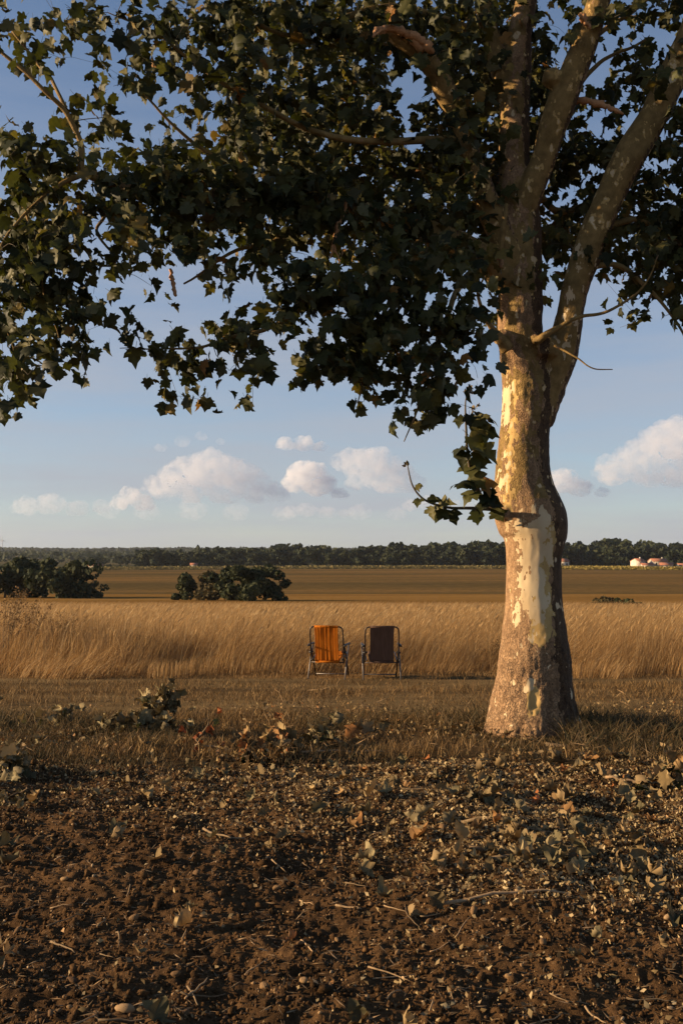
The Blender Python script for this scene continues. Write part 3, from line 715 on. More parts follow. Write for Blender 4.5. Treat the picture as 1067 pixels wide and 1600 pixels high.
shoot([(782, 803, 9.22, 4), (744, 765, 9.0, 3), (731, 715, 8.95, 2.4), (728, 668, 8.92, 2), (727, 628, 8.9, 1.2), (733, 612, 8.9, 0.8)],
      [(0.12, 0.13, -0.6, -0.7), (0.2, 0.15, 0.6, -0.5), (0.3, 0.16, -0.9, -0.3), (0.34, 0.15, 0.5, -0.8), (0.42, 0.17, 0.9, -0.2), (0.5, 0.14, -0.8, -0.6), (0.56, 0.19, 0.7, -0.6), (0.66, 0.15, 1.0, -0.1), (0.7, 0.13, -0.5, -0.8), (0.45, 0.15, -0.3, -0.9)], 9)
shoot([(780, 800, 9.2, 4), (750, 772, 9.05, 3), (741, 720, 9.0, 2.2), (738, 665, 8.97, 1.6), (738, 640, 8.97, 1)],
      [(0.1, 0.13, 0.5, -0.9), (0.25, 0.17, 0.8, -0.5), (0.4, 0.15, 0.9, 0.0), (0.5, 0.18, -0.3, -0.8), (0.62, 0.19, 0.9, -0.4), (0.75, 0.21, 1.0, -0.35), (0.85, 0.16, 0.6, -0.7), (0.95, 0.2, 1.0, 0.05), (0.3, 0.15, -0.8, -0.5)], 5)
shoot([(778, 796, 9.22, 3.5), (735, 794, 9.05, 2.6), (700, 793, 8.98, 2.1), (665, 782, 8.92, 1.7), (645, 760, 8.9, 1.4), (636, 725, 8.9, 0.8)],
      [(0.2, 0.13, 0.2, -0.9), (0.38, 0.13, 0.2, -0.9), (0.45, 0.14, -0.4, -0.8), (0.5, 0.14, 0.5, 0.3), (0.6, 0.13, 0.6, 0.2), (0.68, 0.09, -0.4, -0.8), (0.86, 0.06, 0.8, 0.1), (0.55, 0.12, -0.2, -0.9)], 4)
for _ in range(16):   # dry brown leaves caught at the stem
    put_leaf(P(rng.uniform(725, 775), rng.uniform(392, 415), 9.05), frames(rng.normal(size=(1, 3)), rng.normal(size=(1, 3)))[0], rng.uniform(0.05, 0.11), leaf_mesh('dry', random.randrange(7), M['redleaf'] if rng.random() < 0.5 else M['dryleaf']), TREE, T0)

# ------------------------------------------------------------------ grass
def blades(name, x, y, h, width, lean, mat, label, cat, base=None, wind=(1.0, 0.0), mess=0.0):
    n = len(x); z = height(x, y) if base is None else base
    a = rng.uniform(0, math.pi, n); wx, wy = np.cos(a) * width * 0.5, np.sin(a) * width * 0.5 * 0.6
    lx = wind[0] * lean * h + rng.normal(size=n) * (0.22 * h * (0.4 + lean) + mess * h); ly = wind[1] * lean * h + rng.normal(size=n) * (0.2 + mess) * h
    def pt(t, bend): return x + lx * bend, y + ly * bend, z + h * t
    V = np.empty((n, 5, 3))
    for k, (t, b, wd) in enumerate([(0.0, 0.0, 1.0), (0.55, 0.38, 0.8)]):
        X, Y, Z = pt(t, b); V[:, 2 * k] = np.stack([X - wx * wd, Y - wy * wd, Z], 1); V[:, 2 * k + 1] = np.stack([X + wx * wd, Y + wy * wd, Z], 1)
    V[:, 4] = np.stack(pt(0.97, 1.0), 1)
    i = np.arange(n)[:, None] * 5
    o = mesh_np(name, V.reshape(-1, 3), [i + np.array([[0, 1, 3, 2]]), i + np.array([[2, 3, 4]])], mat, attrs={'rnd': np.repeat(rng.random(n), 5)})
    return tag(o, label, cat, kind='stuff')

def region(n, y0, y1, power=1.0, half=0.40, pad=0.8):
    y = y0 + (y1 - y0) * rng.random(n) ** power; return (rng.random(n) * 2 - 1) * (half * y + pad), y

def clump_keep(x, y, scale, thr, seed): return fbm(P3(x, y) * scale, 3, seed) > thr
# tall dry meadow, bent to the right by the wind
x, y = region(66000, 14.7, 25, 1.15); edge = 15.5 + 0.75 * fbm(P3(x, 0.6 * y) * 0.8, 4, 71); k = y > edge; x, y = x[k], y[k]
hh = (0.76 + 0.24 * fbm(P3(x * 0.5, y) * 0.7, 3, 72)) * rng.uniform(0.65, 1.15, len(x)) * np.clip((y - edge[k] + 0.25) / 1.3, 0.35, 1)
blades('tall_dry_grass', x, y, hh, rng.uniform(0.005, 0.010, len(x)), (0.5 + 0.5 * fbm(P3(x, y) * 0.8, 3, 73)).clip(0.05, 1.1) * rng.uniform(0.6, 1.4, len(x)), M['tall'], 'tall dry golden grass just behind the chairs', 'grass')
x, y = region(52000, 25, 52, 1.25); hh = 0.82 * rng.uniform(0.75, 1.1, len(x))
blades('meadow_grass', x, y, hh, rng.uniform(0.012, 0.022, len(x)), rng.uniform(0.3, 0.8, len(x)), M['tall'], 'golden meadow grass bending in the wind on the slope', 'grass')
x, y = region(36000, 52, 82, 1.2); hh = 0.8 * rng.uniform(0.75, 1.1, len(x))
blades('distant_meadow_grass', x, y, hh, rng.uniform(0.03, 0.05, len(x)), rng.uniform(0.3, 0.7, len(x)), M['tall'], 'far part of the golden meadow running down the slope', 'grass')
# sparse taller stalks
x, y = region(2600, 15.6, 22); blades('grass_stalks', x, y, rng.uniform(0.7, 1.2, len(x)), np.full(len(x), 0.008), rng.uniform(0.0, 0.5, len(x)), M['tall'], 'single pale stalks rising over the tall grass', 'grass', mess=0.2)
def plumes():
    x, y = region(9000, 15.6, 30, 1.2); n = len(x); h = rng.uniform(0.62, 1.05, n); ln = rng.uniform(0.3, 0.8, n)
    p = np.stack([x + ln * h, y, height(x, y) + h * 0.95], 1)
    t = np.array([(0, 0, -0.5), (0.07, 0, -0.1), (0.0, 0, 0.55), (-0.06, 0, 0.0)]); tf = np.array([(0, 1, 2, 3)])
    tp = np.stack([0.5 + 0.25 * rng.normal(size=n), 0.2 * rng.normal(size=n), np.full(n, 0.75)], 1); nr = rng.normal(size=(n, 3)); f = frames(tp, nr); rot = np.stack([f[:, :, 0], f[:, :, 2], f[:, :, 1]], 2)
    V, F, A = scatter(t, tf, p, rot, rng.uniform(0.05, 0.13, n), 0.2 + 0.8 * rng.random(n))
    tag(mesh_np('grass_plumes', V, F, M['tall'], attrs={'rnd': A}), 'feathery pale seed plumes over the near meadow', 'grass', kind='stuff')
plumes()
# mown track and verge
x, y = region(52000, 8.0, 15.6, 1.0)
track = np.exp(-((y - 11.3) / 0.6) ** 2) + 0.9 * np.exp(-((y - 14.4) / 0.4) ** 2)
k = (rng.random(len(x)) > 0.93 * track) & (fbm(P3(x * 0.45, y) * 1.6, 3, 85) > -0.45 + 0.9 * rng.random(len(x)) - 0.55); x, y = x[k], y[k]; tr = track[k]
hh = np.where(np.hypot(x - T0[0] + 0.1, y - 9.1) < 0.85, 0.4, 1.0) * (0.12 + 0.08 * fbm(P3(x, y) * 1.2, 3, 81)) * rng.uniform(0.5, 1.3, len(x)) * (1 - 0.55 * tr) * np.interp(y, [8, 11, 12.5, 15.6], [1.0, 0.9, 0.6, 0.6])
blades('short_dry_grass', x, y, hh.clip(0.03), rng.uniform(0.005, 0.009, len(x)), rng.uniform(0.0, 0.7, len(x)), M['stub'], 'short dry mown grass along the track and verge', 'grass', wind=(0.25, 0), mess=0.35)
x, y = region(42000, 7.3, 10.6, 1.0); k = clump_keep(x, y, 1.1, -0.12, 83) & (rng.random(len(x)) < np.clip((y - 7.35 - 0.35 * fbm(P3(x, 0 * y) * 1.3, 3, 86)) / 0.9, 0, 1)); x, y = x[k], y[k]
hh = (0.14 + 0.09 * fbm(P3(x, y) * 1.5, 3, 84)) * rng.uniform(0.5, 1.25, len(x)) * np.clip((y - 7.6) / 0.8, 0.4, 1); hh = hh * np.where(np.hypot(x - T0[0] + 0.1, y - 9.1) < 0.85, 0.4, 1.0)
blades('verge_grass', x, y, hh.clip(0.03), rng.uniform(0.004, 0.008, len(x)), rng.uniform(0.0, 0.6, len(x)), M['green'], 'rough greyish green grass fringing the bare soil', 'grass', wind=(0.2, 0), mess=0.4)
a = rng.uniform(0, 2 * math.pi, 5200); rr_ = 0.40 + 0.75 * rng.random(5200) ** 1.5
x = T0[0] + 0.2 + rr_ * np.cos(a); y = 9.45 + rr_ * np.sin(a); hh = rng.uniform(0.05, 0.26, len(x)) * np.where((y < 9.4) & (x < T0[0] + 0.12), 0.3, 1.0)
blades('tree_foot_grass', x, y, hh, rng.uniform(0.006, 0.013, len(x)), rng.uniform(0.1, 0.8, len(x)), M['green'], 'dark weedy grass around the foot of the trunk', 'grass', wind=(0.2, 0), mess=0.45)

# tall dry weeds at the edge of the meadow
def weed(px, py, h, label, n=26):
    g = ground_at(px, py); g[2] = height(g[0], g[1]); t = empty('dry_weed', tuple(g)); tag(t, label, 'weed', 'dry weeds at the meadow edge')
    st = MB(); tips = []
    for _ in range(n):
        a = rng.uniform(0, 6.28); r = rng.uniform(0.05, 0.4); z = h * rng.uniform(0.55, 1.0)
        p = spline(np.array([(0.05 * math.cos(a), 0.05 * math.sin(a), -0.02), (0.5 * r * math.cos(a) + 0.03, 0.5 * r * math.sin(a), 0.55 * z), (r * math.cos(a) + 0.12, r * math.sin(a), z)]), 7); st.tube(p, np.linspace(0.005, 0.003, 7), 4, False); tips += [p[4], p[5], p[6], p[6]]
    o = st.build('stems', M['stick'], t, attrs={'rnd': np.full(st.n, 0.35)})
    tips = np.array(tips); k = len(tips) * 10; q = np.repeat(tips, 10, 0) + rng.normal(size=(k, 3)) * 0.035
    tri = np.array([(-0.4, 0, 0), (0.4, 0.1, 0.1), (0.05, 0.9, -0.1)]); V, F, A = scatter(tri, np.array([(0, 1, 2)]), q, random_rot(k, rng), rng.uniform(0.015, 0.04, k), rng.random(k))
    tag(mesh_np('seed_heads', V, F, M['stub'], t, {'rnd': A}), kind='stuff')
for px, py, h, lab in [(8, 1046, 1.35, 'tall dry weed cut by the left edge of the meadow'), (45, 1042, 1.2, 'bushy dry weed second from the left edge of the meadow'), (95, 1040, 0.9, 'shorter dry weed in the dark grass at left'), (205, 1040, 0.62, 'dark seeded weed in the meadow left of the chairs'), (775, 1046, 0.5, 'low weed in front of the meadow left of the trunk')]: weed(px, py, h, lab)

# ------------------------------------------------------------------ folding chairs
def tubes(parent, name, mat, pts, rad, n=24, sides=10, smooth=True):
    p = spline(np.array(pts, float), n); return MB().tube(p, rad, sides).build(name, mat, parent, smooth)
M['frame'] = simple('dark_steel_tube', (0.045, 0.035, 0.03), 0.38, 0.6)
M['alu'] = simple('grey_steel_tube', (0.16, 0.14, 0.125), 0.5, 0.6)
M['plastic'] = simple('black_plastic', (0.02, 0.02, 0.02), 0.5)
def mat_cloth(name, a, b, trans):
    m = MT(name, 0.85, 0.15)
    c = m.ramp(m.noise(22, 4, 0.6, stretch=(1, 1, 0.12)), [(0.35, a), (0.65, b)])
    wv = m.noise(420, 1, 0.5); m.col(c); m.bump(wv, 0.25, 0.002); m.translucent(trans, c); return m.m
def chair(loc, rz, cloth, label):
    t = empty('folding_chair', loc, rz); tag(t, label, 'chair', 'folding chairs facing the field')
    W, top, sz = 0.245, 0.79, 0.33       # half width, height of the back, height of the seat (local -Y = back, towards the camera)
    # back frame: an upside-down U leaning back
    def bk(x, z): return (x, -0.03 - (z - sz) * 0.22, z)
    r = 0.055
    pts = [bk(-W, 0.25), bk(-W, 0.45), bk(-W, top - r * 1.6), bk(-W + r * 0.35, top - r * 0.35), bk(-W + r * 1.6, top), bk(0, top), bk(W - r * 1.6, top), bk(W - r * 0.35, top - r * 0.35), bk(W, top - r * 1.6), bk(W, 0.45), bk(W, 0.25)]
    tubes(t, 'back_frame', M['frame'], pts, 0.011, 60)
    # seat frame
    tubes(t, 'seat_frame', M['frame'], [(-W + .02, -0.06, sz - .04), (-W + .02, 0.2, sz), (-W + .02, 0.42, sz + .03), (-W + .06, 0.455, sz + .035), (W - .06, 0.455, sz + .035), (W - .02, 0.42, sz + .03), (W - .02, 0.2, sz), (W - .02, -0.06, sz - .04)], 0.010, 50)
    MB().tube([(-W, -0.03, 0.255), (0, -0.03, 0.255), (W, -0.03, 0.255)], 0.009, 8).build('cross_bar', M['frame'], t, True)
    MB().tube([(-W, 0.40, 0.03), (0, 0.40, 0.03), (W, 0.40, 0.03)], 0.009, 8).build('cross_bar', M['alu'], t, True)
    for s in (-1, 1):
        xo = s * (W + 0.03)
        MB().tube([(xo, 0.30, 0.52), (xo, 0.10, 0.30), (xo, -0.13, 0.0)], 0.0115, 10).build('leg', M['alu'], t, True)
        MB().tube([(s * (W + .008), -0.06, 0.53), (s * (W + .008), 0.18, 0.28), (s * (W + .008), 0.40, 0.0)], 0.0115, 10).build('leg', M['frame'], t, True)
        q = np.array([(xo, -0.11, 0.505), (xo, 0.0, 0.515), (xo, 0.2, 0.51), (xo, 0.34, 0.50)]); q = spline(q, 12)
        V, Q, T = tube(q, 0.014, 10); V[:, 0] = xo + (V[:, 0] - xo) * 1.3; MB().add(V, Q, T).build('armrest', M['plastic'], t, True)
        MB().tube([(s * (W - .03), -0.03, 0.41), (xo, -0.02, 0.40)], 0.014, 8).build('hinge', M['plastic'], t, True)
    # sling: back panel with vertical pleats
    def sheet(name, f, nu, nv, wrap):
        u = np.linspace(-1, 1, nu); v = np.linspace(0, 1, nv); U, Vv = np.meshgrid(u, v, indexing='ij')
        p = f(U.ravel(), Vv.ravel()); i = (np.arange(nu - 1)[:, None] * nv + np.arange(nv - 1)[None, :]).ravel()
        o = mesh_np(name, p, np.stack([i, i + nv, i + nv + 1, i + 1], 1), cloth, t, smooth=True)
        md = o.modifiers.new('thickness', 'SOLIDIFY'); md.thickness = 0.003; md.offset = 0; return o
    hw = 0.178
    def fb(u, v):
        z = 0.275 + v * (top - 0.275 + 0.012)
        pleat = (0.0035 * np.sin(u * 14 + 1.9 * np.sin(u * 5)) + 0.002 * np.sin(u * 27 + 2 + 3 * np.sin(3 * u))) * (0.25 + 1.5 * np.abs(v - 0.55) ** 1.3)
        sag = 0.010 * np.sin(np.pi * v) * (1 - 0.3 * u * u)
        return np.stack([u * hw * (1 - 0.03 * np.sin(np.pi * v)), -0.03 - (z - sz) * 0.22 + sag + pleat - 0.012, z], 1)
    sheet('back_panel', fb, 50, 24, 0)
    MB().tube([(-hw, *bk(0, top)[1:]), (0, *bk(0, top)[1:]), (hw, *bk(0, top)[1:])], 0.0165, 12).build('top_hem', cloth, t, True)
    MB().tube([(-hw, -0.03, 0.262), (0, -0.03, 0.262), (hw, -0.03, 0.262)], 0.0150, 12).build('lower_hem', cloth, t, True)
    def fs(u, v): return np.stack([u * hw, -0.02 + v * 0.47, sz - 0.045 + 0.09 * v - 0.035 * np.sin(np.pi * v) * (1 - 0.4 * u * u)], 1)
    sheet('seat_panel', fs, 16, 14, 0)
    return t
g1 = ground_at(512, 1060); g2 = ground_at(596, 1061)
chair((g1[0], g1[1], height(g1[0], g1[1]) - 0.012), R(-9), mat_cloth('orange_canvas', (0.60, 0.170, 0.012), (0.76, 0.26, 0.022), 0.45), 'folding chair with bright orange canvas sling, left of the pair')
chair((g2[0], g2[1], height(g2[0], g2[1]) - 0.012), R(2), mat_cloth('brown_canvas', (0.115, 0.066, 0.044), (0.155, 0.092, 0.064), 0.15), 'folding chair with dark brown canvas sling, right of the pair')

# ------------------------------------------------------------------ litter on the ground
def ground_pts(n, f):
    out = []
    while len(out) < n:
        px, py = rng.uniform(-40, 1107), rng.uniform(1070, 1640)
        if rng.random() < f(px, py):
            q = ground_at(px, py); out.append((q[0], q[1], px, py))
    return np.array(out)
def leaf_dens(px, py):
    if py < 1190: return 0.16 if py > 1110 else 0.04     # leaf litter lies along the soil's edge, thicker to the right
    a = math.exp(-((py - (1215 + 0.06 * (px - 500))) / (62 + 0.07 * max(px - 400, 0))) ** 2) * (0.45 + 0.55 * min(max((px - 150) / 350, 0), 1))
    b = 0.55 * math.exp(-((py - 1330) / 60) ** 2 - ((px - 900) / 230) ** 2)
    return min(1.0, a + b + 0.05)
def lay(n, rg, tilt=0.5):
    tip = np.stack([rg.normal(size=n), rg.normal(size=n), tilt * rg.normal(size=n) * 0.6], 1)
    return frames(tip, np.stack([rg.normal(size=n) * tilt, rg.normal(size=n) * tilt, np.ones(n)], 1))
pts = ground_pts(300, leaf_dens); rot = lay(300, rng, 0.7)
for i, (x, y, px, py) in enumerate(pts):
    s = rng.uniform(0.05, 0.12)
    o = put_leaf(np.array((x, y, float(surf(x, y)[0]) + 0.012 + 0.02 * rng.random() + (0.06 * rng.random() if y > 8.1 else 0))), rot[i], s, leaf_mesh('dry', i % 7, M['dryleaf'] if rng.random() < 0.72 else M['wiltleaf']), None, np.zeros(3), 'fallen_leaf')
    hue = 'tan' if 'dry_leaf' in o.data.materials[0].name else 'greyish'
    where = 'caught in the verge grass' if py < 1185 else 'in the litter along the soil edge' if py < 1290 else 'on the open soil'
    side_ = 'left of the chairs' if px < 470 else 'below the chairs' if px < 640 else 'left of the trunk' if px < 760 else 'below the trunk' if px < 910 else 'right of the trunk'
    tag(o, 'curled %s %s dead leaf %s, %s' % ('large' if s > 0.078 else 'small', hue, where, side_), 'leaf', 'fallen leaves')
def crumbs():     # shredded leaf scraps and wood slivers
    n = 30000; q = []
    X = np.empty(n); Y = np.empty(n)
    got = 0
    pxs = rng.uniform(-40, 1107, 130000); pys = rng.uniform(1185, 1640, 130000)
    dens = np.array([0.95 * (leaf_dens(a, b) - 0.045) + 0.0 + 0.02 * (a > 600) for a, b in zip(pxs, pys)])
    k = rng.random(len(pxs)) < dens; pxs, pys = pxs[k][:n], pys[k][:n]
    d = FPX * EYE / ((pys - 862)); X = (pxs - 533.5) / FPX * d * 1.0; n = len(X)
    s = 0.008 + 0.030 * rng.random(n) ** 1.8; z = surf(X, d) + rng.uniform(0.003, 0.02, n)
    tri = np.array([(-0.5, 0, 0), (0.0, 0.28, 0.15), (0.55, 0.1, 0.0), (0.1, -0.3, 0.12)]); tf = np.array([(0, 3, 1), (3, 2, 1)])
    V, F, A = scatter(tri, tf, np.stack([X, d, z], 1), random_rot(n, rng), s, rng.random(n))
    tag(mesh_np('leaf_scraps', V, F, M['shred'], attrs={'rnd': A}), 'shredded scraps of dry leaves strewn over the soil', 'leaf litter', kind='stuff')
    n = 9000; y = 3.0 + 5.0 * rng.random(n); x = (rng.random(n) * 2 - 1) * (0.4 * y + 0.5); a = rng.uniform(0, 6.28, n); L = 0.012 + 0.06 * rng.random(n) ** 1.6
    tri = np.array([(-0.5, 0, 0), (0.5, 0, 0.06), (0.0, 0.06, 0.02), (0.0, 0.0, 0.07)]); tf = np.array([(0, 1, 3), (0, 3, 2), (3, 1, 2)])
    c, s_ = np.cos(a), np.sin(a); o = np.zeros(n); tl = rng.normal(size=n) * 0.25
    rot = np.stack([np.stack([c, -s_, o], 1), np.stack([s_, c, o], 1), np.stack([tl, o, o + 1], 1)], 1)
    V, F, A = scatter(tri, tf, np.stack([x, y, surf(x, y) + 0.006], 1), rot, L, rng.random(n))
    tag(mesh_np('straw_slivers', V, F, M['stick'], attrs={'rnd': A}), 'thin pale straws and root slivers strewn over the soil', 'straw', kind='stuff')
crumbs()
def gravel():
    n = 8000; y = 3.0 + 4.9 * rng.random(n) ** 1.1; x = (rng.random(n) * 2 - 1) * (0.4 * y + 0.5); s = 0.0028 + 0.006 * rng.random(n) ** 2.5; s = s * (0.8 + 0.07 * y)
    V, F, A = scatter(lump(77, 0.7, 0.25), ICO_F, np.stack([x, y, surf(x, y) + s * 0.3], 1), random_rot(n, rng), s, rng.random(n))
    tag(mesh_np('gravel', V, F, M['stone'], attrs={'rnd': A}), 'fine tan gravel and crumbs scattered through the soil', 'gravel', kind='stuff')
gravel()
def verge_litter():
    n = 7000; y = 7.9 + 3.6 * rng.random(n) ** 1.5; x = (rng.random(n) * 2 - 1) * (0.4 * y + 0.5); k = fbm(P3(x, y) * 1.4, 3, 91) > 0.0; x, y = x[k], y[k]; n = len(x)
    tri = np.array([(-0.5, 0, 0), (0.0, 0.28, 0.15), (0.55, 0.1, 0.0), (0.1, -0.3, 0.12)]); tf = np.array([(0, 3, 1), (3, 2, 1)])
    V, F, A = scatter(tri, tf, np.stack([x, y, height(x, y) + rng.uniform(0.01, 0.10, n)], 1), random_rot(n, rng), rng.uniform(0.015, 0.055, n), rng.random(n))
    tag(mesh_np('verge_leaf_scraps', V, F, M['dryleaf'], attrs={'rnd': A}), 'scraps of dry leaves caught in the rough verge grass', 'leaf litter', kind='stuff')
    n = 3000; y = 7.9 + 4.5 * rng.random(n); x = (rng.random(n) * 2 - 1) * (0.4 * y + 0.5)
    tri = np.array([(-0.5, 0, 0), (0.5, 0, 0.06), (0.0, 0.012, 0.02), (0.0, 0.0, 0.045)]); tf = np.array([(0, 1, 3), (0, 3, 2), (3, 1, 2)])
    V, F, A = scatter(tri, tf, np.stack([x, y, height(x, y) + rng.uniform(0.03, 0.14, n)], 1), random_rot(n, rng), rng.uniform(0.06, 0.20, n), rng.random(n) * 0.8)
    tag(mesh_np('verge_straws', V, F, M['stick'], attrs={'rnd': A}), 'long dry straws tangled in the verge grass', 'straw', kind='stuff')
verge_litter()
STONE_ME = [mesh_np('stone', *rock(k), M['stone'], link=False) for k in range(7)]
pts = ground_pts(170, lambda a, b: 0.7 if b > 1230 else 0.3 if b > 1190 else 0.0)
for i, (x, y, px, py) in enumerate(pts):
    s = 0.008 + 0.014 * rng.random() ** 2
    if y > 7.9: continue
    o = obj('stone', STONE_ME[i % 7]); o.location = (x, y, float(surf(x, y)[0]) + 0.35 * s); o.scale = (s * rng.uniform(0.9, 1.4), s, s); o.rotation_euler = (rng.normal() * 0.3, rng.normal() * 0.3, rng.uniform(0, 6.28))
    side_ = 'left' if px < 360 else 'middle' if px < 720 else 'right'
    tag(o, '%s tan stone on the %s of the %s soil' % ('tiny' if s < 0.011 else 'small', side_, 'far' if py < 1330 else 'middle' if py < 1470 else 'nearest'), 'stone', 'small stones on the soil')
for px, py, s, lab in [(690, 1297, 0.040, 'flat cream stone lying alone on the soil below the trunk'), (950, 1217, 0.060, 'largest tan clod of stone at the right edge of the leaf litter'), (686, 1215, 0.034, 'smooth orange tan stone among leaves left of the trunk foot'), (1046, 1438, 0.036, 'orange rounded stone near the right edge of the soil'), (412, 1537, 0.026, 'pale upright stone near the bottom of the picture'), (1030, 1385, 0.036, 'broad grey tan stone at the right above the orange one'), (195, 1590, 0.038, 'long tan stone at the bottom left of the soil'), (225, 1222, 0.036, 'grey brown stone at the grass edge under the cut bough')]:
    q = ground_at(px, py); o = obj('stone', STONE_ME[random.randrange(7)]); s *= 0.75; o.location = (q[0], q[1], float(surf(q[0], q[1])[0]) + 0.25 * s); o.scale = (s * 1.25, s, s * 1.1); o.rotation_euler = (0.2, 0.1, rng.uniform(0, 6.28)); tag(o, lab, 'stone', 'larger stones')
def stick(x, y, L, ang, r, name='stick', bend=0.15):
    t = np.linspace(-0.5, 0.5, 6); c, s = math.cos(ang), math.sin(ang); b = bend * rng.normal()
    X = x + L * (t * c - b * (t * t * 4 - 1) * s * 0.3); Y = y + L * (t * s + b * (t * t * 4 - 1) * c * 0.3)
    z = surf(X, Y); z = 0.5 * z + 0.5 * np.interp(t, [-.5, .5], [z[0], z[-1]]); z = np.maximum(z, surf(X, Y) - 0.004) + r + 0.004 + 0.01 * rng.random()
    pts = np.stack([X, Y, z], 1) + rng.normal(size=(6, 3)) * 0.03 * L * 0.3
    T = pts.mean(0); mb = MB().tube(pts - T, np.linspace(r, r * 0.5, 6), 6)
    o = mb.build(name, M['stick'], None, True, attrs={'rnd': np.zeros(mb.n)}); o.location = T; return o
pts = ground_pts(85, lambda a, b: 0.6 if b > 1190 else 0.0)
for x, y, px, py in pts:
    L = rng.uniform(0.06, 0.22); ang = rng.uniform(-1.57, 1.57)
    tag(stick(x, y, L, ang, rng.uniform(0.0022, 0.0050)), '%s thin twig on the %s of the %s soil, lying %s' % ('longer' if L > 0.14 else 'short', 'left' if px < 360 else 'middle' if px < 720 else 'right', 'far' if py < 1330 else 'middle' if py < 1470 else 'nearest', 'crosswise' if abs(ang) < 0.6 else 'lengthwise' if abs(ang) > 1.0 else 'slantwise'), 'twig', 'twig fragments on the soil')
for px, py, L, ang, r, lab in [(660, 1246, 0.28, -0.35, 0.008, 'pale peeled stick left of the leaf litter pile'), (350, 1310, 0.36, -0.75, 0.008, 'forked grey stick lying left of centre on the soil'), (790, 1300, 0.52, -0.35, 0.011, 'curved grey branch lying over the litter below the trunk'), (830, 1345, 0.5, 0.25, 0.012, 'dark branch in the pile of cuttings at right'), (790, 1415, 0.62, 0.12, 0.010, 'long dark branch at the lower edge of the cuttings'), (860, 1355, 0.26, -0.6, 0.011, 'short stub of grey branch in the pile of cuttings'), (545, 1410, 0.14, -0.5, 0.006, 'short pale stick in the middle of the soil'), (800, 1260, 0.3, -0.9, 0.012, 'yellowish green stripped stick under the trunk'), (540, 1180, 0.75, 0.12, 0.013, 'long brown stick at the grass edge left of the trunk'), (870, 1170, 0.2, -0.5, 0.022, 'pale split wood chunk at the foot of the trunk')]:
    q = ground_at(px, py); tag(stick(q[0], q[1], L, ang, r), lab, 'stick')
for px, py, s in [(750, 1255, 0.10), (722, 1250, 0.09)]:
    pass

# --- cut leafy boughs lying in the grass
def cut_bough(px, py, spread, n, label, hgt, leafmat, stem=None, size=(0.08, 0.14)):
    g = ground_at(px, py); g[2] = height(g[0], g[1]); t = empty('cut_bough', tuple(g)); tag(t, label, 'cut branch', 'cut leafy boughs')
    stems = stem or [[(-spread, 0.05, 0.05), (-0.3 * spread, 0, 0.25 * hgt), (0.3 * spread, 0.05, 0.7 * hgt), (0.6 * spread, 0, hgt)], [(-0.4 * spread, 0, 0.2 * hgt), (0.1 * spread, -0.1, 0.3 * hgt), (0.7 * spread, -0.1, 0.2 * hgt)]]
    ends = []
    for st in stems:
        p = spline(np.array(st, float), 14) + rng.normal(size=(14, 3)) * 0.008
        mb = MB().tube(p, np.linspace(0.011, 0.003, 14), 6); mb.build('stem', M['stick'], t, True, attrs={'rnd': np.full(mb.n, 0.3)}); ends.append(p[4:])
    ends = np.concatenate(ends)
    for _ in range(n):
        b = ends[rng.integers(len(ends))] + rng.normal(size=3) * np.array((0.07, 0.07, 0.06)); b[2] = max(b[2], 0.03)
        tp = np.array([(rng.normal() * 0.6, rng.normal() * 0.6, -0.7 + 0.5 * rng.normal())])
        put_leaf(b, frames(tp, rng.normal(size=(1, 3)) + (-0.4, -0.4, 0.5))[0], rng.uniform(*size), leaf_mesh('dry' if rng.random() < 0.75 else 'leaf', random.randrange(6), leafmat if rng.random() < 0.93 else M['leaf']), t, np.zeros(3))
    return t
cut_bough(200, 1152, 0.66, 190, 'big cut bough with wilted grey green leaves heaped in the grass', 0.40, M['wiltleaf'])
cut_bough(60, 1145, 0.55, 85, 'low cut bough with few wilted leaves at the left edge of the verge', 0.22, M['wiltleaf'], size=(0.06, 0.1))
cut_bough(10, 1212, 0.22, 30, 'dark wilted bough at the far left where grass meets soil', 0.2, M['wiltleaf'])
cut_bough(400, 1178, 0.42, 60, 'cut bough with pale curled leaves in the middle of the verge', 0.15, M['dryleaf'])
cut_bough(316, 1178, 0.09, 9, 'small upright sprig of rust orange dead leaves', 0.30, M['redleaf'], [[(-0.05, 0, 0.02), (-0.03, 0, 0.12), (0.03, 0, 0.22), (0.06, 0, 0.32)]], size=(0.05, 0.085))
cut_bough(497, 1165, 0.26, 22, 'cut bough with drooping pale leaves right of the middle of the verge', 0.22, M['wiltleaf'])
cut_bough(560, 1155, 0.18, 12, 'sprig with dry brown leaves between verge grass left of the trunk', 0.2, M['dryleaf'])
cut_bough(20, 1255, 0.16, 16, 'bundle of pale curled leaves on the soil at the left edge', 0.10, M['wiltleaf'], size=(0.06, 0.1))
cut_bough(830, 1345, 0.34, 34, 'heap of grey leafy cuttings on the soil below the trunk', 0.10, M['wiltleaf'], size=(0.06, 0.11))
cut_bough(1015, 1228, 0.3, 26, 'cut bough with pale leaves at the right edge of the leaf litter', 0.14, M['dryleaf'], size=(0.07, 0.12))
cut_bough(750, 1255, 0.2, 18, 'cluster of grey folded leaves on the litter just below the trunk', 0.08, M['wiltleaf'], size=(0.08, 0.12))

